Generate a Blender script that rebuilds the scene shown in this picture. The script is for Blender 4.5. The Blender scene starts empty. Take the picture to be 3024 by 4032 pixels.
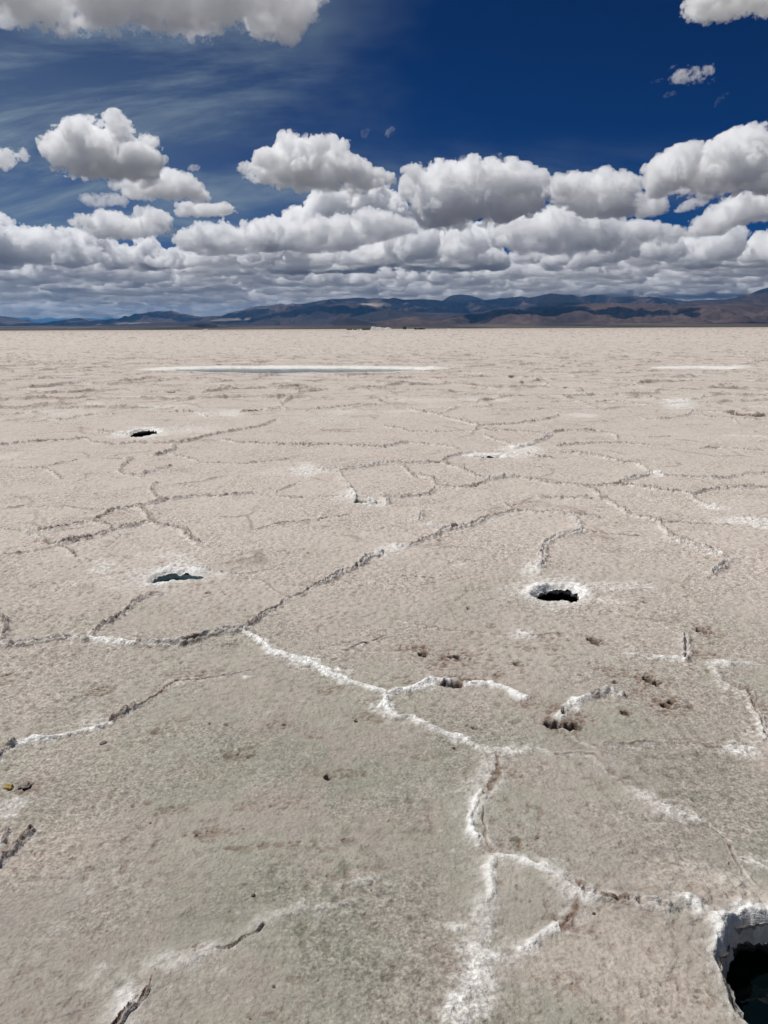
import bpy, math, time
import numpy as np
import openvdb
from mathutils import Vector, Matrix
T0 = time.time()
sc = bpy.context.scene
COL = sc.collection
f4 = np.float32

# ------------------------------------------------------------------ camera
F = 3030.0; CX = 1512.0; CY = 2016.0; CAMH = 1.6; HV = 1293.0
PITCH = math.atan((2016 - HV) / F); ROLL = math.atan(14 / 3024.0)
cp, sp = math.cos(PITCH), math.sin(PITCH)
cr, sr = math.cos(ROLL), math.sin(ROLL)
FW = np.array([0, cp, -sp]); R0 = np.array([1.0, 0, 0]); U0 = np.array([0, sp, cp])
RT = R0 * cr - U0 * sr; UP = U0 * cr + R0 * sr

def ray(u, v): return FW * F + RT * (u - CX) - UP * (v - CY)
def gpt(u, v):
    d = ray(u, v); t = CAMH / -d[2]
    return np.array([d[0] * t, d[1] * t])
def at_depth(u, v, y):
    d = ray(u, v); t = y / d[1]
    return np.array([d[0] * t, y, d[2] * t + CAMH])

cam = bpy.data.cameras.new('camera'); co = bpy.data.objects.new('camera', cam); COL.objects.link(co); sc.camera = co
cam.sensor_fit = 'VERTICAL'; cam.sensor_height = 36; cam.lens = 36 * F / 4032
cam.clip_start = 0.05; cam.clip_end = 600000
M = Matrix([[RT[i], UP[i], -FW[i]] for i in range(3)]).to_4x4(); M.translation = (0, 0, CAMH); co.matrix_world = M

# ------------------------------------------------------------------ helpers
def tag(o, label=None, cat=None, group=None, kind=None):
    if label: o['label'] = label
    if cat: o['category'] = cat
    if group: o['group'] = group
    if kind: o['kind'] = kind
    return o

def mesh_np(name, V, Q, mats, smooth=True, attrs=None, midx=None):
    me = bpy.data.meshes.new(name)
    k = Q.shape[1]
    me.vertices.add(len(V)); me.vertices.foreach_set('co', np.ascontiguousarray(V, f4).ravel())
    me.loops.add(Q.size); me.loops.foreach_set('vertex_index', np.ascontiguousarray(Q, np.int32).ravel())
    me.polygons.add(len(Q)); me.polygons.foreach_set('loop_start', np.arange(0, Q.size, k, dtype=np.int32))
    for m in mats: me.materials.append(m)
    if midx is not None: me.polygons.foreach_set('material_index', midx.astype(np.int32))
    me.update(calc_edges=True)
    if smooth: me.polygons.foreach_set('use_smooth', np.ones(len(Q), bool))
    for an, arr in (attrs or {}).items():
        a = me.attributes.new(an, 'FLOAT_COLOR', 'POINT'); a.data.foreach_set('color', np.ascontiguousarray(arr, f4).ravel())
    o = bpy.data.objects.new(name, me); COL.objects.link(o)
    return o

def _h(ix, iy, seed):
    n = (ix.astype(np.int64) * 374761393 + iy.astype(np.int64) * 668265263 + seed * 1442695041) & 0x7fffffff
    n = ((n ^ (n >> 13)) * 1274126177) & 0x7fffffff
    return (n ^ (n >> 16)) & 0xffff

_ANG = np.random.default_rng(7).uniform(0, 2 * np.pi, 65536)
_GC = np.cos(_ANG).astype(f4); _GS = np.sin(_ANG).astype(f4)
_RU = np.random.default_rng(8).uniform(0, 1, 65536).astype(f4)
_RV = np.random.default_rng(9).uniform(0, 1, 65536).astype(f4)

def perlin(x, y, seed=0):
    xi = np.floor(x); yi = np.floor(y); fx = (x - xi).astype(f4); fy = (y - yi).astype(f4)
    xi = xi.astype(np.int32); yi = yi.astype(np.int32)
    u = fx * fx * fx * (fx * (fx * 6 - 15) + 10); v = fy * fy * fy * (fy * (fy * 6 - 15) + 10)
    def g(dx, dy):
        h = _h(xi + dx, yi + dy, seed)
        return _GC[h] * (fx - dx) + _GS[h] * (fy - dy)
    a = g(0, 0); b = g(1, 0); c = g(0, 1); d = g(1, 1)
    a = a + (b - a) * u; c = c + (d - c) * u
    return (a + (c - a) * v) * 1.4

def worley(x, y, seed=0, jit=0.95):
    xi = np.floor(x).astype(np.int32); yi = np.floor(y).astype(np.int32)
    f1 = np.full(x.shape, 9, f4); f2 = np.full(x.shape, 9, f4); cid = np.zeros(x.shape, np.int32)
    for dx in (-1, 0, 1):
        for dy in (-1, 0, 1):
            h = _h(xi + dx, yi + dy, seed)
            px = xi + dx + 0.5 + (_RU[h] - 0.5) * jit; py = yi + dy + 0.5 + (_RV[h] - 0.5) * jit
            d = np.hypot(px - x, py - y).astype(f4)
            n = d < f1
            f2 = np.where(n, f1, np.minimum(f2, d)); cid = np.where(n, h, cid); f1 = np.where(n, d, f1)
    return f1, f2, cid

def sstep(a, b, x):
    t = np.clip((x - a) / (b - a), 0, 1)
    return t * t * (3 - 2 * t)

def inside_dist(poly, X, Y):
    n = len(poly); d = np.full(X.shape, 1e9); ins = np.zeros(X.shape, bool)
    for i in range(n):
        a = poly[i]; b = poly[(i + 1) % n]; ab = b - a
        t = np.clip(((X - a[0]) * ab[0] + (Y - a[1]) * ab[1]) / max(ab @ ab, 1e-12), 0, 1)
        d = np.minimum(d, np.hypot(X - a[0] - t * ab[0], Y - a[1] - t * ab[1]))
        c = ((a[1] > Y) != (b[1] > Y))
        with np.errstate(all='ignore'):
            xx = (b[0] - a[0]) * (Y - a[1]) / (b[1] - a[1]) + a[0]
        ins ^= c & (X < xx)
    return np.where(ins, d, -d)

# node helper
class NT:
    def __init__(s, name):
        s.m = bpy.data.materials.new(name); s.m.use_nodes = True; s.t = s.m.node_tree; s.t.nodes.clear()
        s.out = s.n('ShaderNodeOutputMaterial')
    def n(s, t, **kw):
        x = s.t.nodes.new(t)
        for k, v in kw.items(): setattr(x, k, v)
        return x
    def l(s, a, b): s.t.links.new(a, b)
    def setv(s, sock, v):
        if hasattr(v, 'links') or isinstance(v, bpy.types.NodeSocket): s.l(v, sock)
        else: sock.default_value = v
    def math(s, op, a, b=None, c=None, clamp=False):
        x = s.n('ShaderNodeMath', operation=op); x.use_clamp = clamp
        for i, v in enumerate((a, b, c)):
            if v is not None: s.setv(x.inputs[i], v)
        return x.outputs[0]
    def mix(s, fac, a, b, bt='MIX'):
        x = s.n('ShaderNodeMix', data_type='RGBA', blend_type=bt)
        s.setv(x.inputs[0], fac)
        s.setv(x.inputs[6], a if not isinstance(a, tuple) else (*a, 1)[:4]); s.setv(x.inputs[7], b if not isinstance(b, tuple) else (*b, 1)[:4])
        return x.outputs[2]
    def noise(s, vec, scale, detail=4, rough=0.5, out=0, dist=0.0):
        x = s.n('ShaderNodeTexNoise'); x.inputs['Scale'].default_value = scale; x.inputs['Detail'].default_value = detail
        x.inputs['Roughness'].default_value = rough; x.inputs['Distortion'].default_value = dist
        s.l(vec, x.inputs['Vector']); return x.outputs[out]
    def voro(s, vec, scale, feat='F1', rnd=1.0):
        x = s.n('ShaderNodeTexVoronoi', feature=feat); x.inputs['Scale'].default_value = scale; x.inputs['Randomness'].default_value = rnd
        s.l(vec, x.inputs['Vector']); return x.outputs['Distance']
    def ramp(s, fac, stops):
        x = s.n('ShaderNodeMapRange'); x.clamp = True; x.interpolation_type = 'SMOOTHSTEP'
        s.setv(x.inputs[0], fac)
        for i, v in enumerate(stops): x.inputs[i + 1].default_value = v
        return x.outputs[0]

def simple_mat(name, col, rough=0.9, spec=0.3, nscale=None, namp=0.15, metallic=0.0):
    k = NT(name); b = k.n('ShaderNodeBsdfPrincipled')
    b.inputs['Roughness'].default_value = rough; b.inputs['Specular IOR Level'].default_value = spec; b.inputs['Metallic'].default_value = metallic
    if nscale:
        tc = k.n('ShaderNodeTexCoord').outputs['Object']
        nz = k.noise(tc, nscale, 5, 0.6)
        lo = tuple(c * (1 - namp) for c in col); hi = tuple(min(1, c * (1 + namp)) for c in col)
        k.l(k.mix(nz, lo, hi), b.inputs['Base Color'])
        bp = k.n('ShaderNodeBump'); bp.inputs['Strength'].default_value = 0.5; bp.inputs['Distance'].default_value = 0.3 / nscale
        k.l(nz, bp.inputs['Height']); k.l(bp.outputs[0], b.inputs['Normal'])
    else: b.inputs['Base Color'].default_value = (*col, 1)
    k.l(b.outputs[0], k.out.inputs[0])
    return k.m

# ------------------------------------------------------------------ world, sun
EL = math.radians(64); AZ = math.radians(-62)
w = bpy.data.worlds.new('World'); sc.world = w; w.use_nodes = True; nt = w.node_tree
bg = nt.nodes['Background']
sky = nt.nodes.new('ShaderNodeTexSky'); sky.sky_type = 'NISHITA'; sky.sun_disc = False
sky.sun_elevation = EL; sky.sun_rotation = AZ; sky.altitude = 3400; sky.air_density = 1.0; sky.dust_density = 0.2; sky.ozone_density = 4
class WN(NT):
    def __init__(s): s.t = nt
k = WN()
tc = k.n('ShaderNodeTexCoord').outputs['Generated']
# deepen the blue of the thin high-altitude air
gm = k.n('ShaderNodeGamma'); gm.inputs[1].default_value = 1.35; k.l(sky.outputs[0], gm.inputs[0])
hs = k.mix(1.0, gm.outputs[0], (0.0, 0.092, 0.205), 'MULTIPLY')
# thin veil of ice cloud: wisps laid out on a high flat sheet
sx = k.n('ShaderNodeSeparateXYZ'); k.l(tc, sx.inputs[0])
zz = k.math('MAXIMUM', k.math('ADD', sx.outputs[2], 0.26), 0.05)
px = k.math('DIVIDE', sx.outputs[0], zz); py = k.math('DIVIDE', sx.outputs[1], zz)
cv = k.n('ShaderNodeCombineXYZ'); k.l(px, cv.inputs[0]); k.l(py, cv.inputs[1])
mp = k.n('ShaderNodeMapping'); mp.inputs['Rotation'].default_value = (0, 0, math.radians(-22)); mp.inputs['Scale'].default_value = (0.5, 1.5, 1)
k.l(cv.outputs[0], mp.inputs[0])
n1 = k.noise(mp.outputs[0], 1.5, 10, 0.64, dist=0.7)
n2 = k.noise(cv.outputs[0], 0.9, 5, 0.6)
el = sx.outputs[2]
az = k.math('ARCTAN2', sx.outputs[0], sx.outputs[1])
left = k.ramp(k.math('ADD', az, k.math('MULTIPLY', k.math('SUBTRACT', n2, 0.5), 1.1)), (-0.52, 0.16, 1.0, 0.0))
low = k.ramp(el, (0.12, 0.30, 1.0, 0.35))
v1 = k.ramp(n1, (0.40, 0.68, 0.0, 1.0))
lowm = k.ramp(k.math('ABSOLUTE', k.math('SUBTRACT', el, 0.165)), (0.0, 0.055, 1.0, 0.0))
veil = k.math('MULTIPLY', v1, k.math('ADD', k.math('MULTIPLY', left, 0.95), k.math('MULTIPLY', lowm, 0.34)), clamp=True)
base_left = k.math('MULTIPLY', k.math('MULTIPLY', left, k.ramp(el, (0.34, 0.20, 0.40, 1.0))), 0.36)
veil = k.math('ADD', veil, base_left, clamp=True)
VEIL = (3.0, 3.95, 4.8)
skyc = k.mix(veil, hs, VEIL)
nt.links.new(skyc, bg.inputs[0]); bg.inputs[1].default_value = 0.07
L = bpy.data.lights.new('sun', 'SUN'); L.energy = 4.8; L.angle = math.radians(.5); L.color = (1, .97, .925)
lo = bpy.data.objects.new('sun', L); COL.objects.link(lo)
sd = Vector((math.sin(AZ) * math.cos(EL), math.cos(AZ) * math.cos(EL), math.sin(EL))); lo.rotation_euler = sd.to_track_quat('Z', 'Y').to_euler()
sc.view_settings.view_transform = 'Standard'; sc.view_settings.look = 'None'; sc.view_settings.gamma = 1
sc.view_settings.exposure = -0.08

# ------------------------------------------------------------------ traced features of the salt flat
Z = 1659 / 1512.0
ORG = {'A': (0, 1280), 'B': (1512, 1280), 'C': (0, 2100), 'D': (1512, 2100), 'E': (0, 3032), 'G': (1512, 3032)}
def src(c, x, y): o = ORG[c]; return o[0] + x / Z, o[1] + y / Z
def W(c, x, y): return gpt(*src(c, x, y))
# letter of the sheet, kind, width factor, points.  b = brown rubble seam, w = white salt ridge, t = thin seam, m = mixed
LINES = """
A b 1 0,522 60,518 120,510 200,503 300,498 370,495 400,510 470,520 520,518 600,513 700,516 780,512
A b 1.5 1165,425 1130,440 1060,455 1000,463 900,482 860,497 790,513 755,520 745,545 715,558 670,568
A t 1 430,580 500,582 570,580
A b .8 570,580 530,610 520,635 545,650 600,660 630,640 690,625 740,612
A b 1.1 690,688 660,695 650,715 665,740 705,758 680,770 630,780 550,793 480,805
A t 1 480,805 430,800 340,795 280,785 200,790 100,787 0,795
A b .9 705,758 780,748 860,742 950,743 1030,738 1090,732
A b .9 480,805 450,825 400,850 330,862 250,880 170,890 130,893
A t 1 130,893 20,885
A b 1 400,850 440,862 500,872 560,875 620,862 670,860
A b 1.5 600,785 620,805 640,830 665,860 700,878 740,880 790,888 810,910 850,945
A b 1.6 560,875 500,885 450,905 390,925 330,935 270,945 230,955
A m 1.2 130,893 150,920 180,945 230,955
A b .8 230,955 300,975 340,1000
A b 1.1 965,500 1020,512 1100,518 1200,522 1320,525 1400,520 1540,527 1660,532
A b 1.2 420,462 500,470 560,475
A t 1 1100,890 1180,870 1240,858 1330,850 1420,835 1510,822
A m 1 1390,630 1440,630 1520,622 1600,610 1660,605
A m 1.2 1440,630 1470,655 1490,685 1520,720 1530,765 1600,770
A t 1 860,598 940,600 1040,603 1110,598 1180,590 1250,582
A t 1 0,615 60,620 180,620
A b .8 180,620 230,635 260,665
A t 1 210,612 260,602 330,585
A b 1 500,350 560,350 640,355 760,360
A b 1.2 650,290 740,290 800,280 900,275 970,262
A b 1 0,390 60,388 130,380
A b 1.2 200,408 260,415 330,400 390,390 490,385
A b 1 690,378 780,375 860,380 900,400
A b 1.6 1040,378 1080,368 1150,368 1210,365
A b 1.2 1205,340 1225,355 1235,368
A b 1 1320,372 1400,362 1500,350 1570,340
A b .8 1190,410 1160,425
A b 1 0,303 60,292 150,270 210,258
A b 1 260,278 350,270 430,268 510,250
A t 1 1190,720 1240,700 1275,690
A t 1 1190,740 1260,750 1310,748
A b .8 740,560 800,575 850,590
B b 1.4 105,362 160,375 220,385 270,402 340,418 410,438 480,435 570,430 640,422 700,412 750,395
B m 1 230,390 270,375 320,355 400,355 460,352
B b .9 410,438 385,465 300,462 200,465 110,462 80,450 0,440
B b .9 400,455 480,460 560,462 650,470 700,478 740,465 800,460 900,462 960,465 1010,480 1010,500
B b 1.1 435,482 480,500 530,515 570,535
B m 1.1 570,535 620,522 680,500 720,480
B b .9 10,525 60,518 110,512 200,520 260,525 310,535
B b 1 750,525 830,518 900,515 1000,510 1080,515 1160,522
B b 1.1 0,600 100,603 170,600 250,598 290,575 330,562 400,555
B b 1 260,600 310,618 350,635 400,655 430,658
B b 1 150,655 200,665 220,685 240,702 300,705 380,700 430,685 460,665
B m 1.2 460,665 520,662 580,660
B b 1.2 580,660 640,672 720,688 800,690 880,700 950,695 1020,690 1100,700 1200,718 1300,725 1340,735 1400,718 1480,705 1560,703 1659,705
B b 1.2 760,555 830,558 900,565 960,578 1030,592 1100,605 1130,625 1160,645
B t 1 1160,645 1200,652
B b .9 1200,652 1280,658 1380,665 1450,668 1520,655 1580,648 1659,645
B m 1.3 1190,645 1160,645 1100,660 1040,672 1020,690
B b 1.2 890,705 930,730 940,750 990,770 1040,800 1060,820 1110,830 1160,840 1200,860 1210,885 1240,910 1300,940 1360,965 1440,998
B b 1 670,750 750,752 830,750 900,750 935,755
B b 1 0,748 80,745 150,740 200,735 220,705
B b 1.2 5,745 20,780
B b .9 80,610 110,640 125,660
B m 1.4 150,800 155,850 180,870 220,880 250,890 320,885 380,870 430,840
B b .8 430,840 500,822 560,805 600,808 660,815 730,812 800,825 870,835 930,838
B t 1 520,775 550,790 600,808
B m 1 820,830 840,860 855,895 780,910 720,925 695,950 690,1000
B t 1 870,895 950,905 1030,912 1100,915
B b 1.1 250,890 230,915 180,930 100,960 50,960
B t 1 1200,860 1270,858 1360,862 1440,865 1500,868
B b 1.2 1340,735 1350,760 1380,775 1440,795
B b 1.1 1120,410 1220,408 1310,395 1330,375 1400,375
B b 3 1400,375 1480,380 1560,390 1659,390
B b 1.2 1330,390 1420,400 1520,408 1600,412 1659,415
B t 1 1520,410 1530,430
B b 1 720,335 820,330 900,335
B b 1.5 900,335 970,330 1040,335
B b 1 1040,335 1120,345 1150,350
B b 2 1280,325 1370,320 1385,305
B t 1 760,355 850,352 950,345
B t 1 630,430 680,440 720,445
B t 1 600,360 700,372 760,380
B t 1 1080,485 1180,485 1240,482
B b .8 1360,535 1440,532 1540,540 1659,548
B b .8 610,565 650,572 720,578
C t 1 200,60 250,60 320,75 345,105 400,125
C t 1 0,100 50,95 130,80 220,68
C b 1.4 690,268 640,275 560,305 545,330 500,370 440,400 400,430 380,455
C m 1 0,490 60,490 120,480 200,468 300,460 380,458
C w 1 380,458 430,465 520,472 600,478
C m 1 600,478 700,480 780,480 830,470 900,440 980,430 1060,430
C b 1.1 1060,430 1080,405 1120,380 1140,350 1200,315 1230,290
C t 1 1225,270 1190,255 1150,230 1130,205 1060,195 1010,180
C b 1 1010,180 930,172 870,165
C b .8 1230,285 1300,270 1350,240 1420,215
C m 1.1 1420,215 1480,185 1540,150 1600,110 1659,95
C t 1 1010,180 1080,175 1140,160
C w .9 1060,430 1120,460 1150,500
C w 1.6 1150,500 1200,525 1260,540 1330,555 1390,585 1440,615 1500,640
C w 1 1500,640 1560,655 1620,680 1659,690
C b 1 0,985 30,945 80,915
C w .8 80,915 150,890 230,885 330,860 430,840 470,825
C b .9 470,825 490,800 530,780 590,745
C t 1 590,745 640,720 700,685 715,660 760,640 830,635 900,620 1000,605 1080,590
C t 1 1480,515 1540,485 1600,475 1650,460
C b 1.5 0,360 30,400 20,440 0,470
D m 1 860,0 800,0 730,20 695,45 690,80 680,110 680,150
D m 1.1 1220,20 1280,50 1350,70 1420,90 1460,105 1490,130 1460,155 1420,185
D t 1 1500,120 1560,110 1659,120
D t 1 0,170 80,185 160,190 230,195
D t 1 30,365 120,390 220,410 300,420 400,430 500,440 640,450 780,445 900,455
D t 1 1200,390 1240,415 1290,440
D m .7 1290,440 1300,480 1300,520 1310,545
D s 1 1310,545 1230,540 1180,542 1060,530
D t 1 1310,545 1400,560
D s 1.2 1400,560 1450,565 1500,560 1580,560
D s 1 1400,560 1430,600 1450,650 1480,670
D b .8 1480,670 1500,670 1560,695 1590,740 1620,790 1650,870
D w 1.3 30,690 90,680 150,665 200,640
D w 1 200,640 270,650
D w 1 340,665 390,655 460,655 510,675 560,690 620,710
D w 1.5 0,700 0,730 20,770 70,795 120,805
D w .9 120,805 150,830 220,855 270,880 330,890 380,920 430,940 480,955
D o .9 480,955 490,990 485,1040 470,1060
D w 1.1 780,790 800,750 840,730 900,710
D m .9 900,710 960,695 1020,700
D s 1 640,925 680,940 750,960
D t 1 750,960 850,955 920,965 960,1000 1000,1050 1040,1097
D t 1 850,870 880,900 930,925 960,970
D t 1.2 970,920 1060,915 1150,905 1250,910 1340,905 1430,925 1470,930
E b .9 160,260 120,295 85,335 70,360 30,385 10,425
E b .6 45,270 30,310
E s 1 1600,485 1540,495 1470,520
E s 1.3 1480,590 1400,620 1340,620 1300,600 1250,625 1190,645 1120,665 1080,700 1020,730 960,755 900,760
E s 1 900,760 830,765 780,800 720,825 680,860
E c 1 1130,680 1110,700 1080,712 1030,738 970,768 920,768
E b .7 680,870 655,910 640,950 610,990 560,1050 530,1097 500,1150
G o 1 490,0 490,30 440,90
G w 1 400,110 380,130 370,200 360,260 400,300
G t 1 400,300 430,330 460,375
G w .8 460,375 440,420 450,480 450,530 430,590
G w .8 460,375 540,390 620,405 700,440 760,480 810,520 870,545
D v .9 430,940 480,960 470,1000 440,1060
G v .8 430,30 410,120 385,200
G v .6 430,590 425,700 410,820
G v 1.2 430,830 390,940 350,1020 300,1120
G v .8 400,850 470,830 540,810
G v .7 760,480 850,545
G v .5 1040,70 1200,160 1330,215
E v .6 900,760 830,790 720,830 600,960 520,1060
G m .9 870,545 930,550 1000,555 1080,565 1150,580 1210,590
G o .8 865,490 880,520 930,535 1000,540
G o 1.2 850,560 830,620 780,680
G w .7 760,680 740,700 680,740 620,790 570,800
G s 1.6 430,820 540,800
G c 1 1000,50 1130,120 1200,150 1260,165 1310,180 1380,220 1430,270 1470,310 1500,360 1540,410 1550,450 1590,500
G s .9 1140,130 1200,160 1250,178 1310,196 1360,225
G c 1 1560,390 1620,420 1659,440
G c .8 450,380 520,372 600,395
G c .8 420,60 410,120 420,200 430,310 455,370
"""
#        width, ridge height, white, brown, crack depth
KINDS = {'b': (0.0155, 0.0158, 0.17, 1.0, 0.023), 'w': (0.0165, 0.014, 1.0, 0.12, 0.0), 'v': (0.042, 0.009, 0.50, 0.04, 0.0), 't': (0.012, 0.010, 0.12, 0.75, 0.012),
         'm': (0.022, 0.019, 0.50, 0.75, 0.022), 'o': (0.016, 0.002, 0.05, 0.8, 0.004), 's': (0.016, 0.006, 0.40, 0.05, 0.0), 'c': (0.005, -0.002, 0.0, 0.9, 0.010)}
# white crusts: sheet, x, y, rx, ry (picture), strength
WHITE = """
D 745,250 165,62 .6
D 640,155 50,35 .8
D 1000,235 110,22 .6
D 1110,228 60,14 .6
D 970,295 60,14 .6
D 330,135 30,12 .5
D 600,440 60,22 .75
D 1230,540 60,12 .8
D 1460,568 40,14 .8
D 560,938 52,22 .85
D 1540,935 80,32 .85
D 1600,860 60,70 .45
D 830,735 28,26 .9
D 180,655 45,22 .8
D 790,838 24,10 .9
D 330,885 40,16 .8
D 20,745 26,50 .8
D 1440,95 80,12 .3
C 770,150 95,45 .7
C 700,200 150,50 .5
C 460,150 60,35 .65
C 560,200 130,50 .4
C 300,225 70,14 .4
C 470,468 60,10 .7
C 400,820 40,35 .45
C 130,905 80,14 .5
C 1330,555 70,26 .75
C 1450,605 60,22 .75
C 1065,622 22,10 .7
C 1640,755 50,22 .9
C 700,100 300,30 .25
A 630,465 90,26 .9
A 520,478 50,14 .7
A 800,455 150,20 .45
A 985,382 60,16 .75
A 900,385 60,12 .5
A 1320,630 75,30 .85
A 1200,640 90,20 .35
A 1490,738 70,16 .7
A 1600,770 80,16 .7
A 270,380 120,22 .4
A 410,340 60,10 .5
A 700,355 100,8 .5
A 50,575 80,20 .35
A 740,1002 60,20 .6
A 1640,990 40,30 .7
A 1400,415 120,14 .3
A 1470,375 80,10 .4
B 40,965 60,22 .8
B 430,563 110,10 .95
B 590,545 90,28 .85
B 1570,850 110,22 .95
B 1640,870 60,16 .95
B 1430,790 60,14 .6
B 1270,337 65,22 .9
B 860,392 70,10 .7
B 440,322 120,8 .6
B 1180,648 30,10 .8
B 1580,480 100,5 .5
B 1610,354 50,6 .5
B 60,320 60,14 .4
B 860,298 70,10 .4
B 60,372 70,6 .5
E 45,155 60,26 .75
E 40,200 50,30 .4
E 370,525 60,40 .18
E 230,700 60,30 .2
E 450,900 90,60 .25
E 540,1010 50,70 .35
G 380,210 24,90 .4
G 385,285 45,35 .5
G 350,775 60,30 .40
G 400,930 90,130 .35
G 320,1050 60,80 .4
G 440,800 60,40 .4
G 300,680 55,22 .45
G 430,440 45,55 .35
G 730,405 60,16 .35
G 620,400 110,28 .35
G 1290,575 80,30 .95
G 1360,610 80,40 .95
G 1440,660 70,40 .9
G 620,770 60,30 .5
G 1340,210 35,14 .6
G 1620,400 70,30 .4
G 1490,480 160,60 .25
G 1560,600 120,30 .35
G 1455,760 22,120 .6
G 1500,960 22,120 .5
G 850,560 90,25 .3
"""
# brown / dark stains
STAIN = """
D 700,450 200,22 .35
D 160,505 60,25 .7
D 300,535 70,30 .7
D 60,500 60,14 .5
D 470,400 40,10 .6
D 600,490 60,18 .6
D 740,495 60,16 .5
D 900,465 60,18 .7
D 1390,420 60,18 .7
D 100,635 60,20 .6
D 340,640 110,22 .7
D 490,610 60,20 .5
D 620,735 70,30 .6
D 780,800 130,50 .7
D 980,600 70,20 .5
D 1110,680 60,30 .5
D 1155,635 70,35 .7
D 1230,735 80,40 .8
D 1040,775 50,25 .5
D 570,570 25,14 .7
D 230,575 50,14 .5
D 1460,480 80,14 .4
D 1390,530 50,18 .5
D 1240,370 60,18 .4
D 400,835 40,10 .5
D 170,965 60,16 .5
D 1620,800 50,90 .45
D 500,1000 40,60 .35
D 550,1040 60,30 .4
C 700,545 80,12 .3
C 850,605 120,14 .35
C 920,600 60,14 .35
C 980,480 60,8 .5
C 430,680 60,18 .5
C 710,670 40,26 .5
C 690,855 80,14 .4
C 770,805 60,22 .4
C 1210,825 60,22 .5
C 1050,950 90,26 .5
C 1400,675 60,18 .5
C 1370,870 50,18 .5
C 1590,790 80,25 .5
C 1500,1035 60,20 .4
C 1330,1020 60,40 .25
C 100,1080 60,20 .4
C 30,640 50,25 .35
C 20,420 30,50 .6
A 570,255 10,6 .1
E 50,290 50,60 .3
E 600,145 50,12 .4
E 870,280 90,14 .5
E 740,175 80,16 .4
E 1250,320 200,14 .5
E 1380,345 60,20 .4
E 1200,150 160,30 .35
E 110,75 50,25 .5
E 480,65 60,12 .3
E 610,1000 60,90 .4
E 840,770 60,16 .4
E 1490,15 90,16 .4
G 440,95 25,40 .7
G 890,515 50,26 .6
G 780,670 70,45 .65
G 850,700 90,30 .35
G 580,330 60,20 .5
G 820,920 60,40 .35
G 1370,990 110,50 .4
G 1360,960 90,20 .4
G 570,25 50,16 .5
G 410,840 50,50 .4
G 1230,790 150,30 .2
G 920,1070 60,30 .4
G 740,520 60,20 .4
"""
# olive spots (damp algae) in the near crust
OLIVE = """
E 1500,350 330,110 .8
E 1350,450 330,130 .8
E 1400,720 330,180 .8
E 1450,900 260,120 .75
E 850,480 160,80 .6
E 450,930 160,120 .4
E 1000,600 300,120 .5
E 1600,60 200,80 .6
G 60,250 160,180 .8
G 120,620 180,300 .5
G 600,130 90,40 .8
G 560,320 60,25 .7
G 1300,330 300,120 .35
G 1150,60 330,80 .7
D 1200,1000 420,120 .8
D 1200,860 250,50 .6
D 280,980 260,90 .5
C 1250,900 350,150 .4
C 1100,650 300,80 .3
"""
# open holes with brine: outline points on a sheet
HOLES = [
    ('G', [(1470, 668), (1510, 640), (1580, 618), (1680, 612), (1800, 640), (1900, 760), (1960, 950), (1900, 1180), (1760, 1260), (1650, 1180), (1590, 1095), (1540, 1045), (1500, 985), (1478, 900), (1450, 850), (1435, 800), (1452, 745), (1478, 710)], 0.150, 0.085, 'big'),
    ('D', [(640, 262), (668, 246), (700, 236), (735, 232), (775, 231), (815, 240), (842, 255), (852, 272), (838, 290), (800, 299), (755, 294), (710, 290), (668, 275)], 0.12, 0.035, 'mid'),
    ('C', [(645, 205), (662, 188), (700, 170), (745, 162), (810, 165), (858, 173), (905, 186), (860, 198), (800, 202), (740, 206), (690, 216), (655, 216)], 0.06, 0.025, 'pale'),
    ('A', [(545, 478), (575, 462), (610, 456), (650, 450), (680, 458), (690, 466), (660, 474), (620, 482), (580, 486)], 0.10, 0.03, 'far'),
    ('B', [(388, 573), (410, 567), (450, 565), (500, 566), (525, 571), (500, 577), (450, 578), (405, 578)], 0.09, 0.03, 'far'),
]
# small pits: sheet x,y rx,ry depth(m)
PITS = """
D 172,527 26,11 .06
D 318,541 26,9 .05
D 290,540 20,7 .03
D 300,656 46,13 .05
D 270,648 20,9 .03
D 572,571 11,5 .03
D 912,472 22,7 .04
D 900,462 30,6 .02
D 1367,414 16,8 .05
D 1395,428 16,6 .04
D 1140,628 24,12 .04
D 1172,642 24,12 .04
D 1215,742 20,11 .04
D 1243,728 16,10 .03
D 735,826 45,17 .06
D 820,828 40,16 .06
D 776,772 10,18 .04
D 1000,645 12,7 .04
D 1040,775 24,10 .02
D 365,322 9,4 .03
D 1125,302 12,4 .03
D 395,835 16,4 .02
D 306,928 9,7 .02
C 1418,1049 18,11 .07
C 975,829 9,6 .05
C 910,820 5,4 .03
C 408,968 4,3 .02
C 1228,822 8,5 .04
C 1540,808 7,7 .04
C 1074,962 8,4 .03
C 1332,88 5,3 .03
C 900,262 9,7 .02
C 975,266 6,5 .02
C 1018,462 6,4 .02
E 1097,545 9,8 .05
E 852,284 7,5 .03
E 1186,935 6,6 .03
E 462,696 5,4 .02
E 652,232 6,3 .02
E 597,830 5,4 .02
E 1605,520 5,5 .02
E 1085,1072 6,5 .02
E 1052,258 5,4 .02
G 1495,412 8,7 .04
G 1412,330 5,4 .02
G 20,222 5,4 .02
B 1505,378 22,7 .07
B 1560,390 50,5 .07
B 1610,392 45,6 .07
B 550,222 14,7 .04
B 785,272 14,4 .03
B 90,600 25,3 .05
B 230,596 20,3 .05
B 1420,529 18,5 .03
B 900,748 20,4 .04
A 740,290 18,5 .06
A 1560,767 28,7 .06
A 1080,368 40,4 .04
"""
def parse(txt):
    for ln in txt.strip().splitlines():
        yield ln.split()

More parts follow.
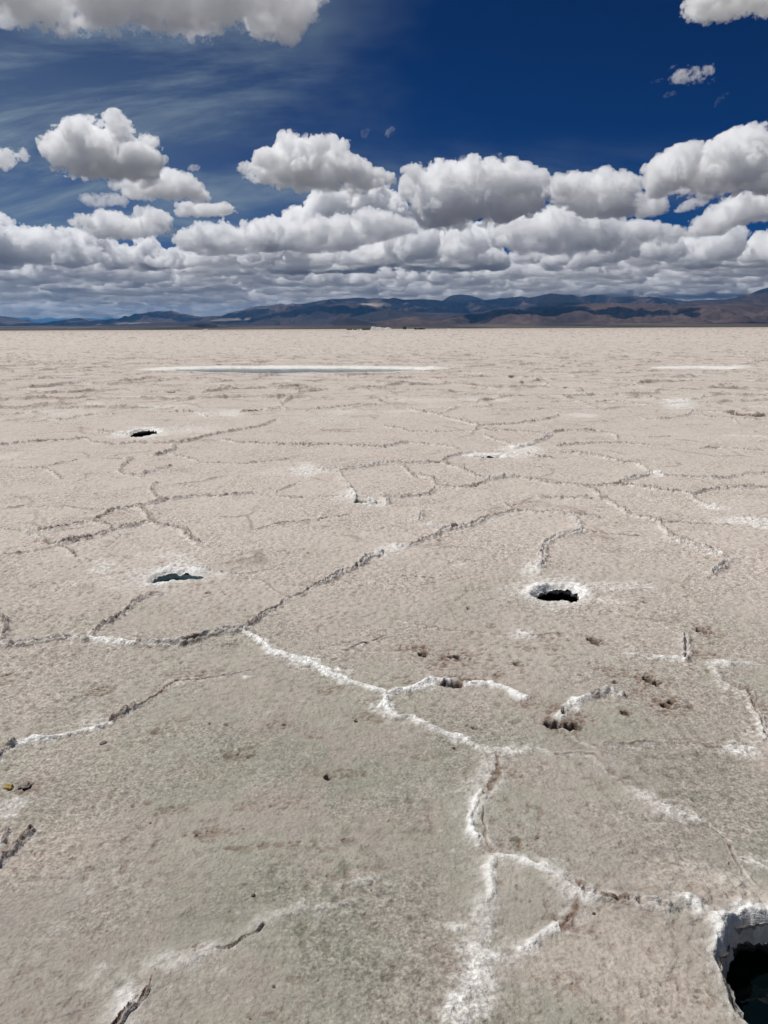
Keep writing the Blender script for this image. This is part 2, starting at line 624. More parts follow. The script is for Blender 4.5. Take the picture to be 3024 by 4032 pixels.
def ell(c, x, y, rx, ry):
    """world ellipse (centre, half-axes along the two ground directions) of a picture ellipse"""
    p = W(c, x, y); a = W(c, x + rx, y) - p; b = (W(c, x, y - ry) - W(c, x, y + ry)) / 2
    return p, np.linalg.norm(a), np.linalg.norm(b), b / np.linalg.norm(b)

# ------------------------------------------------------------------ the salt flat
dth = 1 / 640.0
fine = np.arange(-math.radians(36), math.radians(36), dth)
side = []
t = fine[-1]; st = dth
while True:
    st = min(st * 1.15, 0.12); t += st
    if t > math.pi: break
    side.append(t)
side = np.array(side)
TH = np.concatenate([-side[::-1], fine, side]); TH[0] = -math.pi; TH[-1] = math.pi
rr = [0.05, 0.3, 0.6, 0.8]
r = 0.9
while r < 46: rr.append(r); r *= 1 + 1 / 600.0
g = 1 / 600.0
while r < 3200: rr.append(r); g = min(g * 1.04, 0.05); r *= 1 + g
rr += [3300.0, 4500.0, 7000.0, 12000.0, 22000.0]
RR = np.array(rr)
nr, nth = len(RR), len(TH)
X = (RR[:, None] * np.sin(TH)[None]).astype(np.float64); Y = (RR[:, None] * np.cos(TH)[None]).astype(np.float64)
RAD = np.broadcast_to(RR[:, None], X.shape)
print('grid', nr, nth, nr * nth, 't', round(time.time() - T0, 1))

def block(cx, cy, m):
    """index block of the polar grid that covers a disc"""
    r0 = math.hypot(cx, cy); a = math.atan2(cx, cy)
    i0, i1 = np.searchsorted(RR, [max(r0 - m, 0.01), r0 + m])
    da = math.asin(min(1, m / max(r0, m * 1.001)))
    j0, j1 = np.searchsorted(TH, [a - da, a + da])
    return slice(max(i0 - 1, 0), i1 + 1), slice(max(j0 - 1, 0), j1 + 1)

near = sstep(40, 20, RAD)
wx = 0.018 * perlin(X / .13, Y / .13, 1) + 0.009 * perlin(X / .045, Y / .045, 2) + 0.03 * perlin(X / .5, Y / .5, 3)
wy = 0.018 * perlin(X / .13, Y / .13, 4) + 0.009 * perlin(X / .045, Y / .045, 5) + 0.03 * perlin(X / .5, Y / .5, 6)
XW = X + wx * near * 0.8; YW = Y + wy * near * 0.8

DN = np.full(X.shape, 9.0, f4); SG = np.zeros(X.shape, f4)
AT = np.zeros(X.shape + (4,), f4)   # width, height, white, brown
CK = np.zeros(X.shape, f4)
for ln in parse(LINES):
    c, kd, wf = ln[0], ln[1], float(ln[2])
    P = np.array([W(c, *map(float, q.split(','))) for q in ln[3:]])
    w0, h0, wh, br, ck = KINDS[kd]
    # subdivide with a little meander
    wd = w0 * (0.65 + 0.35 * min(wf, 1.4) + .35 * max(0, wf - 2)) * (1.0 if kd in 'c' else 1.0)
    far = np.hypot(*P.mean(0))
    wd *= 1 + 0.022 * max(0, far - 6)       # seams far off are broader ones
    hh = h0 * (0.6 + 0.4 * min(wf, 1.3)) * (1.0 if far > 4.0 else 0.42 + .145 * far) * (.8 if kd == 'w' else 1)
    if kd in 'btm' and far > 5.5: hh *= 1 + .085 * min(far - 5.5, 6); ck = ck * (1 + .08 * (far - 5.5))
    elif kd == 'b' and far > 3.2: wd *= .82; hh *= .85
    if kd == 't' and far < 6: hh *= .6; br *= .75
    if far < 3.4: ck = ck * .45
    if far < 3.2: wh *= .72; wd *= .8 if kd == 'b' else 1.0
    for a, b in zip(P[:-1], P[1:]):
        mid = (a + b) / 2; Lh = np.hypot(*(b - a)) / 2
        bi, bj = block(mid[0], mid[1], Lh + wd * 6 + 0.03)
        x = XW[bi, bj]; y = YW[bi, bj]
        if x.size == 0: continue
        ab = b - a
        tt = np.clip(((x - a[0]) * ab[0] + (y - a[1]) * ab[1]) / (ab @ ab), 0, 1)
        dx = x - a[0] - tt * ab[0]; dy = y - a[1] - tt * ab[1]
        d = (np.hypot(dx, dy) / wd).astype(f4)
        q = d < DN[bi, bj]
        DN[bi, bj] = np.where(q, d, DN[bi, bj])
        SG[bi, bj] = np.where(q, np.sign(dx * ab[1] - dy * ab[0]) * (1 if ab[0] > 0 else -1), SG[bi, bj])
        for i, v in enumerate((wd, hh, wh, br)): AT[bi, bj, i] = np.where(q, v, AT[bi, bj, i])
        CK[bi, bj] = np.where(q, ck, CK[bi, bj])
print('lines', round(time.time() - T0, 1))

# noises
pop = np.abs(perlin(X / .016, Y / .016, 11)); pop = 1 - pop * 1.6            # fine popcorn crust
pop2 = perlin(X / .034, Y / .034, 12); pop3 = perlin(X / .09, Y / .09, 13); n30 = perlin(X / .33, Y / .33, 14)
n1m = perlin(X / 1.1, Y / 1.1, 15); n4m = perlin(X / 4.2, Y / 4.2, 16); n12 = perlin(X / 14, Y / 14, 17)
nal = perlin(X / .22, Y / .22, 18); fine_n = perlin(X / .009, Y / .009, 19)
f1, f2, cid = worley(X / .030, Y / .030, 21)
lump = 0.62 * np.clip(1 - (f1 / .72) ** 2, 0, 1) ** .8                                               # rounded salt nodules
print('noise', round(time.time() - T0, 1))

# far network of polygons, seen beyond the traced part
vx = X + 0.35 * n1m + 0.12 * n30; vy = Y + 0.35 * perlin(X / 1.1, Y / 1.1, 23) + 0.12 * perlin(X / .33, Y / .33, 24)
a1, a2, ac = worley(vx / 2.3, vy / 2.3, 25)
fd = (a2 - a1) * 2.3 * 0.6
farw = sstep(13.5, 19.0, RAD)
fbreak = sstep(-0.35, 0.25, perlin(X / 1.7, Y / 1.7, 26) + 0.3 * nal)
fwid = 0.036 + 0.0010 * RAD
fn = (fd / fwid).astype(f4)
FR = np.exp(-fn ** 2) * farw * (0.2 + 0.8 * fbreak) * sstep(200, 60, RAD)
FC = np.exp(-(fn * 2.0) ** 2) * farw * fbreak
g1_, g2_, gc_ = worley((vx - 70) / 1.25, (vy + 30) / 1.25, 29)
fn2 = ((g2_ - g1_) * 1.25 * .6 / (fwid * .7)).astype(f4)
F2 = np.exp(-fn2 ** 2) * farw * sstep(-.25, .3, perlin(X / 1.1, Y / 1.1, 30)) * sstep(120, 40, RAD)
FC = np.maximum(FC, .8 * F2)
# faint secondary network in the mid ground
b1, b2, bc = worley((vx + 40) / 1.3, vy / 1.3, 27)
sd2 = (b2 - b1) * 1.3 * .6
SEC = np.exp(-(sd2 / .022) ** 2) * sstep(0.0, 0.4, perlin(X / .8, Y / .8, 28)) * sstep(3.5, 6, RAD) * (DN > 4)

# along-line modulation
DN = DN * np.clip(1 + .40 * perlin(X / .17, Y / .17, 35) + .3 * perlin(X / .06, Y / .06, 36), .45, 2)
lmp2 = 0.6 * np.clip(1 - (worley(X / .052, Y / .052, 34)[0] / .75) ** 2, 0, 1)
mod = np.clip(0.95 + 0.6 * perlin(X / .28, Y / .28, 31) + 0.4 * nal, 0.50, 1.5)
prof = np.exp(-DN ** 2 * 0.9)
RID = prof * AT[..., 1] * (0.45 + 0.55 * mod)
Hh = np.zeros(X.shape, f4)
Hh += 0.006 * n1m + 0.004 * n30 * 1.0 + 0.010 * n4m * sstep(3, 9, RAD)
amp = (sstep(1.6, 5.5, RAD) * 0.9 + 0.35) * 1.35
Hh += (0.0024 * pop + 0.0040 * pop2 + 0.0030 * pop3) * amp * sstep(50, 25, RAD)
Hh += 0.0050 * lump * amp * sstep(40, 22, RAD) * sstep(-0.2, .5, n30 + nal)
bro = AT[..., 3]; whi = AT[..., 2]
Hh += RID + prof * (lump * 1.1 + lmp2 * 1.2) * AT[..., 1] * (0.4 + bro) + np.exp(-DN * .55) * lump * AT[..., 1] * .45
Hh += np.exp(-DN * 0.45) * -AT[..., 1] * 0.42 * SG * (bro > 0.3)               # one plate rides a little over its neighbour
crk = np.exp(-((DN + 0.3 * nal) * 2.6) ** 2) * CK * np.clip(mod * 1.1, 0, 1.2)
Hh -= crk * 1.6
Hh += F2 * (.022 + .04 * lump) - .02 * F2 ** 3
Hh += FR * (0.045 + 0.06 * lump + .06 * lmp2) + 0.02 * FR * np.sign(perlin(X / 2.5, Y / 2.5, 33)) - FC * 0.035
Hh += SEC * 0.010 - 0.006 * np.exp(-(sd2 / .008) ** 2) * (SEC > 0.1)

# masks
lh = lump + lmp2
wn = 0.5 * perlin(X / .05, Y / .05, 41) + 0.5 * nal + 0.3 * pop2
MW = np.clip(whi * np.exp(-(DN * (0.85 - .55 * wn)) ** 3) * np.clip(0.25 + mod, 0, 1), 0, 1)
MW = MW * sstep(-0.55, 0.1, perlin(X / .12, Y / .12, 42) + 0.5 * whi)
MW += 0.40 * bro * np.exp(-((DN - 1.5) / .7) ** 2) * sstep(.25, .55, lh) * (whi < .3)  # pale speckles beside cracks: sunlit lumps painted into the white mask
MW += 0.35 * whi * np.exp(-DN * .7) * sstep(-.1, .5, wn) * (whi > .3)
MB = bro * (np.exp(-(DN * 1.0) ** 2) * (.42 + 0.6 * sstep(.60, .12, lh)) + np.exp(-((DN + .3 * wn) * 2.8) ** 2) * 1.0) * np.clip(mod, 0.2, 1)  # seam mud, with the shade of crack and low faces painted in
MB += bro * 0.22 * np.exp(-DN * 0.5) * sstep(0, .6, nal)
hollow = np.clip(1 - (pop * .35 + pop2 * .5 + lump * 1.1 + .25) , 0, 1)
MB += 0.40 * hollow * sstep(1.6, 4.5, RAD) * sstep(60, 20, RAD)  # small shadow flecks painted as brown in the hollows, where dirt also gathers
fl = sstep(.10, .34, -pop2 * .8 - .25 * pop + .35 * pop3) * sstep(-.5, .5, n30 + .6 * n1m)
MB += 0.42 * fl  # sharper, sparser shade flecks painted over the small pits
Hh -= .0025 * fl
MB += FC * 0.9 + FR * 0.16 * sstep(.6, .2, lh) + SEC * 0.55
fw = sstep(0.35, 0.75, perlin(X / 2.0, Y / 1.3, 43) + 0.35 * nal) * sstep(9, 22, RAD)
MW += fw * 0.30 + FR * 0.15
MO = np.zeros(X.shape, f4)
PK = np.zeros(X.shape, f4)

MAUVE = """
G 900,290 300,130 .9
G 1300,60 260,60 .7
G 640,600 150,110 .9
G 100,980 170,130 .6
E 230,620 260,120 .8
E 560,740 240,80 .6
E 250,930 190,150 .8
D 1330,990 300,70 .7
G 1250,260 200,90 .5
E 60,700 160,120 .6
"""
PINKISH = """
G 1000,850 330,200 .9
G 1150,1000 300,120 .9
G 1400,500 230,70 .7
G 1590,560 200,80 .9
E 150,330 220,120 .5
G 520,450 80,60 .5
D 1620,900 80,160 .7
C 300,950 260,100 .3
"""
def blobs(txt, arr, noise_amp, soft, mode='add'):
    for ln in parse(txt):
        x, y = map(float, ln[1].split(',')); rx, ry = map(float, ln[2].split(',')); s = float(ln[3])
        p, A_, B_, bd = ell(ln[0], x, y, rx, ry)
        bi, bj = block(p[0], p[1], max(A_, B_) * 1.9)
        dx = X[bi, bj] - p[0]; dy = Y[bi, bj] - p[1]
        u = (dx * bd[1] - dy * bd[0]) / A_; v = (dx * bd[0] + dy * bd[1]) / B_
        e = np.sqrt(u * u + v * v) + noise_amp * (nal[bi, bj] * 0.8 + wn[bi, bj] * 0.6)
        arr[bi, bj] = np.maximum(arr[bi, bj], s * sstep(1 + soft, 1 - soft, e)) if mode == 'max' else arr[bi, bj] + s * sstep(1 + soft, 1 - soft, e)
BW = np.zeros(X.shape, f4); blobs(WHITE, BW, 0.55, 0.5, 'max')
BS = np.zeros(X.shape, f4); blobs(STAIN, BS, 0.6, 0.5, 'max')
blobs(OLIVE, MO, 0.5, 0.5, 'max')
speck = sstep(0.05, 0.45, pop2 * .6 + wn * .5 + 0.25 * lump)
MW += BW * (0.45 + 0.55 * speck)
rq = np.abs(perlin(X / .045, Y / .034, 51)) + 0.45 * perlin(X / .015, Y / .015, 52) + .25 * perlin(X / .1, Y / .08, 54)
rag = sstep(0.16, 0.36, rq) * 1.25 + sstep(-.1, .4, rq) * .25
MB += BS * rag * 0.85
MB += 0.20 * rag * sstep(.35, .75, perlin(X / .7, Y / .55, 56) + .5 * nal) * sstep(1.5, 3, RAD) * sstep(40, 14, RAD)
Hh -= BS * rag * 0.006
Hh += BW * 0.008 * lump + BW * .004 * pop2
# darker damp spots in the near crust
s1, s2, scid = worley(X / .055, Y / .055, 53)
rs = 0.08 + 0.30 * _RU[scid]
spots = sstep(rs + .22, rs - .08, s1 + .34 * wn + .12 * pop2) * (_RV[scid] < 0.6) * (0.4 + .6 * _RU[(scid * 7) & 65535])
MO = np.clip(MO * (0.25 + 0.85 * spots + 0.45 * nal + .35 * pop3) + 0.14 * spots * sstep(7, 3, RAD) + 0.12 * sstep(0.1, .6, n30) * sstep(9, 3, RAD), 0, 1)
Hh -= 0.0025 * spots * MO

SM = np.zeros(X.shape, f4); blobs(MAUVE, SM, 0.5, 0.5, 'max')
LP = np.zeros(X.shape, f4); blobs(PINKISH, LP, 0.5, 0.5, 'max')
# pits
DARK = np.zeros(X.shape, f4)
for ln in parse(PITS):
    x, y = map(float, ln[1].split(',')); rx, ry = map(float, ln[2].split(',')); dp = float(ln[3])
    p, A_, B_, bd = ell(ln[0], x, y, rx, ry)
    bi, bj = block(p[0], p[1], max(A_, B_) * 2.2)
    dx = X[bi, bj] - p[0]; dy = Y[bi, bj] - p[1]
    u = (dx * bd[1] - dy * bd[0]) / A_; v = (dx * bd[0] + dy * bd[1]) / B_
    e = np.sqrt(u * u + v * v) + 0.35 * (nal[bi, bj] * .5 + pop2[bi, bj] * .8 + .5 * pop3[bi, bj])
    k_ = sstep(1.12, 0.72, e)
    Hh[bi, bj] -= k_ * dp
    Hh[bi, bj] += 0.004 * sstep(1.7, 1.1, e) * lump[bi, bj]
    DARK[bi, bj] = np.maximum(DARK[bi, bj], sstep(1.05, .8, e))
    MB[bi, bj] += 0.35 * sstep(1.6, 0.9, e) * rag[bi, bj]

# holes
HS = np.full(X.shape, -9.0, f4)
hole_polys = []
for c, pts, wl, crust, nm in HOLES:
    P = np.array([W(c, *q) for q in pts]); hole_polys.append(P)
    cen = P.mean(0); rad = np.hypot(*(P - cen).T).max()
    bi, bj = block(cen[0], cen[1], rad + 0.5)
    s_ = inside_dist(P, X[bi, bj] + wx[bi, bj] * .35, Y[bi, bj] + wy[bi, bj] * .35).astype(f4)
    s_ += 0.006 * pop2[bi, bj] + 0.004 * lump[bi, bj] + (0.008 if nm == 'big' else 0.022)
    HS[bi, bj] = np.maximum(HS[bi, bj], s_)
    big = nm == 'big'
    rimw = 0.16 if big else 0.10
    rim = np.exp(-(np.minimum(s_, 0) / rimw) ** 2)
    side_ = sstep(-.12, .12, Y[bi, bj] - cen[1]) * .75 + .06 + .7 * nal[bi, bj] + .7 * perlin(X[bi, bj] / .10, Y[bi, bj] / .10, 63)      # crystals heap up behind the opening
    rim = rim * np.clip(side_, .0, 1.1)
    lift = {'big': 0.012, 'mid': 0.012, 'pale': 0.006, 'far': 0.02}[nm]
    # crystals heaped along the rim
    Hh[bi, bj] += rim * (lift * (0.5 + 0.7 * pop3[bi, bj]) + (0.016 if big else 0.014) * lump[bi, bj])
    MW[bi, bj] += np.clip(np.exp(-(np.minimum(s_, 0) / (0.022 if big else rimw * .55)) ** 2) * (0.9 + .5 * wn[bi, bj]) * np.clip(side_, .15, 1) * (.8 if big else 1), 0, 1)
    Hh[bi, bj] = np.where(s_ > 0, Hh[bi, bj] - np.clip(s_ / 0.03, 0, 1) ** 1.4 * crust, Hh[bi, bj])
    MB[bi, bj] *= 1 - 0.8 * rim
if True:
    # the big near hole: swollen white ridge running into its rim, wall below it
    p, A_, B_, bd = ell('G', 1310, 580, 110, 32)
    bi, bj = block(p[0], p[1], 0.3)
    dx = X[bi, bj] - p[0]; dy = Y[bi, bj] - p[1]
    rot = (dx * 1 + dy * -0.35); rot2 = (dy * 1 + dx * .35)
    e = np.sqrt((rot / .085) ** 2 + (rot2 / .030) ** 2) + 0.25 * nal[bi, bj]
    Hh[bi, bj] += 0.022 * sstep(1.3, .3, e) * (1 + .5 * pop3[bi, bj])
Hh = np.where(RAD > 60, Hh * 0.6, Hh)

# ponds far out: shallow basins
PONDS = [('A', [(700, 192), (770, 186), (900, 183), (1100, 183), (1300, 182), (1500, 183), (1659, 184), (1780, 186), (1860, 190), (1800, 193), (1659, 201), (1500, 203), (1300, 204), (1200, 207), (1050, 205), (930, 202), (800, 198)]),
         ('B', [(1255, 186), (1300, 184), (1400, 183), (1500, 184), (1545, 187), (1500, 189), (1420, 190), (1320, 189)])]
pond_polys = []
for c, pts in PONDS:
    P = np.array([W(c, *q) for q in pts]); pond_polys.append(P)
    cen = P.mean(0); rad = np.hypot(*(P - cen).T).max()
    bi, bj = block(cen[0], cen[1], rad + 6)
    s_ = inside_dist(P, X[bi, bj] + 0.25 * n1m[bi, bj] + .1 * n30[bi, bj], Y[bi, bj] + 0.3 * n1m[bi, bj]).astype(f4)
    Hh[bi, bj] = np.where(s_ > -1.2, Hh[bi, bj] * sstep(-.2, -1.5, s_), Hh[bi, bj])
    Hh[bi, bj] -= sstep(-0.15, 0.35, s_) * 0.10
    behind = sstep(-1.3, -0.25, s_) * sstep(-0.4, 0.4, (Y[bi, bj] - cen[1]) - 0.1) + sstep(-0.5, -0.1, s_) * .5
    MW[bi, bj] += np.clip(behind, 0, 1) * (.85 + .4 * nal[bi, bj])
    Hh[bi, bj] += 0.03 * sstep(-2.4, -1.0, s_) * sstep(0.2, -0.8, s_) * sstep(0, .8, (Y[bi, bj] - cen[1])) * (.7 + .5 * n30[bi, bj])
    MB[bi, bj] *= 1 - np.clip(behind * 2, 0, 1)

# tone of the crust: pink-beige far, greyer and greener near, with view-angle darkening painted in
PK = np.clip(0.5 + 0.5 * n4m + 0.35 * n1m + 0.3 * n12, 0, 1)
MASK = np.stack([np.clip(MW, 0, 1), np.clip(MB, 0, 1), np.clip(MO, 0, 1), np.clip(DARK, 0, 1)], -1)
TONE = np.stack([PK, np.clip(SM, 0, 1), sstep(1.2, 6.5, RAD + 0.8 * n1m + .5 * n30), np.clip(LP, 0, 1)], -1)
V = np.stack([X, Y, Hh], -1).reshape(-1, 3)
I = np.arange(nr * nth).reshape(nr, nth)
Q = np.stack([I[:-1, :-1], I[1:, :-1], I[1:, 1:], I[:-1, 1:]], -1).reshape(-1, 4)
Q = Q[:, ::-1] if False else Q
hq = HS.reshape(-1)[Q].min(1)
qth = np.abs(np.repeat(TH[None], nr, 0).reshape(-1)[Q]).min(1); qr = RAD.reshape(-1)[Q].max(1)
Q = Q[(hq < 0.03) & ((qr < 3400) | (qth > math.radians(62)))]

def ground_mat():
    k = NT('salt_crust')
    m = k.n('ShaderNodeAttribute', attribute_name='mask'); t_ = k.n('ShaderNodeAttribute', attribute_name='tone')
    ms = k.n('ShaderNodeSeparateColor'); k.l(m.outputs['Color'], ms.inputs[0]); ts = k.n('ShaderNodeSeparateColor'); k.l(t_.outputs['Color'], ts.inputs[0])
    P_ = k.n('ShaderNodeNewGeometry').outputs['Position']
    nf = k.noise(P_, 95, 3, 0.65); nm = k.noise(P_, 42, 4, 0.65); nc = k.noise(P_, 9, 5, 0.6); nl = k.noise(P_, 1.7, 5, 0.6)
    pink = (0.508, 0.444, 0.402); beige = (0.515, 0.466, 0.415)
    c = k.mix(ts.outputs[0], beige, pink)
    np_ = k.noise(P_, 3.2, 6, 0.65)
    g1 = k.mix(k.ramp(nl, (.38, .62, 0, 1)), (0.255, 0.248, 0.204), (0.295, 0.257, 0.224))       # near crust, including the painted view-angle darkening
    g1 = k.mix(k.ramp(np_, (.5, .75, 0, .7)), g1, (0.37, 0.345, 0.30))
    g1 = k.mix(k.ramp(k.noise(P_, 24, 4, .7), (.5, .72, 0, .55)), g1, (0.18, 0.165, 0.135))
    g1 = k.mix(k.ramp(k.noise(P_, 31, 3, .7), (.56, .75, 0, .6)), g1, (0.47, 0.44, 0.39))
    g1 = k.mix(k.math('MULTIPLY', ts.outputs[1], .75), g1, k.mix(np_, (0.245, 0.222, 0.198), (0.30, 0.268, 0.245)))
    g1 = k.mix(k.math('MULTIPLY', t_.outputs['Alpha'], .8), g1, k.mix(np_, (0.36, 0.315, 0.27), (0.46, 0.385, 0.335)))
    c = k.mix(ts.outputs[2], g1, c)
    c = k.mix(k.ramp(nc, (0.4, 0.7, 0.0, 0.6)), c, k.mix(0.5, c, (0.33, 0.32, 0.265)))
    c = k.mix(k.math('MULTIPLY', ms.outputs[2], 0.75), c, (0.175, 0.172, 0.135))
    # brown mud caught in the seams, plus shade painted into cracks and hollows
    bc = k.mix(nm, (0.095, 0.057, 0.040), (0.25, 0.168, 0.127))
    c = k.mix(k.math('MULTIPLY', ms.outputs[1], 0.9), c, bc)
    # fresh white salt, and the lit lumps painted beside the seams
    wf = k.math('MULTIPLY', ms.outputs[0], k.ramp(k.math('ADD', nm, k.math('MULTIPLY', ms.outputs[0], 0.5)), (0.35, 0.75, 0.35, 1.0)), clamp=True)
    c = k.mix(wf, c, k.mix(nf, (0.62, 0.60, 0.57), (0.80, 0.79, 0.77)))
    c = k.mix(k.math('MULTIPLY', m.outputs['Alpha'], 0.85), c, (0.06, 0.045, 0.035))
    # grain
    gr = k.ramp(nf, (0.32, 0.68, 0.68, 1.26)); gr2 = k.ramp(nm, (0.33, 0.68, 0.74, 1.20))
    pat = k.ramp(k.noise(P_, 1.0, 5, .65), (.42, .58, .22, 1.0))
    gr = k.math('ADD', k.math('MULTIPLY', k.math('SUBTRACT', gr, 1), pat), 1); gr2 = k.math('ADD', k.math('MULTIPLY', k.math('SUBTRACT', gr2, 1), pat), 1)
    c = k.mix(1.0, c, k.n('ShaderNodeCombineColor').outputs[0], 'MULTIPLY')
    cc = k.t.nodes[-2] if False else [n for n in k.t.nodes if n.type == 'COMBINE_COLOR'][0]
    gg = k.math('MULTIPLY', gr, gr2)
    for i in range(3): k.l(gg, cc.inputs[i])
    b = k.n('ShaderNodeBsdfPrincipled'); b.inputs['Roughness'].default_value = 0.88; b.inputs['Specular IOR Level'].default_value = 0.25
    k.l(c, b.inputs['Base Color'])
    vv = k.voro(P_, 75, 'F1'); v2 = k.voro(P_, 210, 'F1')
    hgt = k.math('ADD', k.math('MULTIPLY', vv, -0.9), k.math('ADD', k.math('MULTIPLY', v2, -0.35), k.math('MULTIPLY', nf, 0.9)))
    bp = k.n('ShaderNodeBump'); bp.inputs['Strength'].default_value = 0.75; bp.inputs['Distance'].default_value = 0.0045
    k.l(hgt, bp.inputs['Height'])
    bp2 = k.n('ShaderNodeBump'); bp2.inputs['Strength'].default_value = 0.6; bp2.inputs['Distance'].default_value = 0.012
    k.l(nc, bp2.inputs['Height']); k.l(bp.outputs[0], bp2.inputs['Normal'])
    k.l(bp2.outputs[0], b.inputs['Normal']); k.l(b.outputs[0], k.out.inputs[0])
    return k.m
GM = ground_mat()
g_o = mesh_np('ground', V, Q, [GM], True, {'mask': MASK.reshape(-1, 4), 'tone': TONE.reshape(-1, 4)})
tag(g_o, 'pale pinkish salt flat split into polygons by brown and white seams', kind='structure')
print('ground', round(time.time() - T0, 1))
del V, Q, MASK, TONE

# ---- hole linings and brine
def water_mat(name, tint, rough=0.03, trans=0.9):
    k = NT(name)
    gl = k.n('ShaderNodeBsdfGlossy'); gl.inputs['Roughness'].default_value = rough; gl.inputs['Color'].default_value = (.9, .9, .9, 1)
    tr = k.n('ShaderNodeBsdfTransparent'); tr.inputs['Color'].default_value = (*tint, 1)
    df = k.n('ShaderNodeBsdfDiffuse'); df.inputs['Color'].default_value = (tint[0] * .08, tint[1] * .1, tint[2] * .1, 1)
    m0 = k.n('ShaderNodeMixShader'); m0.inputs[0].default_value = trans; k.l(df.outputs[0], m0.inputs[1]); k.l(tr.outputs[0], m0.inputs[2])
    fr = k.n('ShaderNodeFresnel'); fr.inputs[0].default_value = 1.36
    ms = k.n('ShaderNodeMixShader'); k.l(fr.outputs[0], ms.inputs[0]); k.l(m0.outputs[0], ms.inputs[1]); k.l(gl.outputs[0], ms.inputs[2])
    nz = k.noise(k.n('ShaderNodeNewGeometry').outputs['Position'], 6, 3); bp = k.n('ShaderNodeBump'); bp.inputs['Strength'].default_value = .05; bp.inputs['Distance'].default_value = .01
    k.l(nz, bp.inputs['Height']); k.l(bp.outputs[0], gl.inputs['Normal'])
    k.l(ms.outputs[0], k.out.inputs[0]); return k.m
WM_D = water_mat('dark_brine', (.16, .34, .36))
WM_P = water_mat('pale_brine', (.45, .62, .68))
WM_POND = water_mat('pond_brine', (.46, .56, .46), rough=.12, trans=0.75)
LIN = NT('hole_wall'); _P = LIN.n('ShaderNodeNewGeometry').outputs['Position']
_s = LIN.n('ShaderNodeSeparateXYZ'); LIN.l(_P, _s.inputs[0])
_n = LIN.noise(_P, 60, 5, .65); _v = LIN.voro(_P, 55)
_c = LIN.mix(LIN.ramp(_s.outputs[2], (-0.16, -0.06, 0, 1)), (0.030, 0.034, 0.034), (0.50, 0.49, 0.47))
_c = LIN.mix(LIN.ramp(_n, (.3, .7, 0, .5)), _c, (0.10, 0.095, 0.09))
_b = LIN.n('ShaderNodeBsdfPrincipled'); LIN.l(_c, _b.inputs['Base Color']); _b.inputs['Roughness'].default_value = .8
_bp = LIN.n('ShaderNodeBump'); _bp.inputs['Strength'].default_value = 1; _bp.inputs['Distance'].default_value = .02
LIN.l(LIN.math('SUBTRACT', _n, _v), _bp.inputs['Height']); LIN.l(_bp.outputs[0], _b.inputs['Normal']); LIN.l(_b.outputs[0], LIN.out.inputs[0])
SALTW = simple_mat('submerged_salt', (0.55, 0.62, 0.62), .8, .3, 40, .3)

def resample(P, n):
    C = np.vstack([P, P[:1]]); s = np.concatenate([[0], np.cumsum(np.hypot(*np.diff(C, axis=0).T))])
    t = np.linspace(0, s[-1], n, endpoint=False)
    return np.stack([np.interp(t, s, C[:, 0]), np.interp(t, s, C[:, 1])], -1)

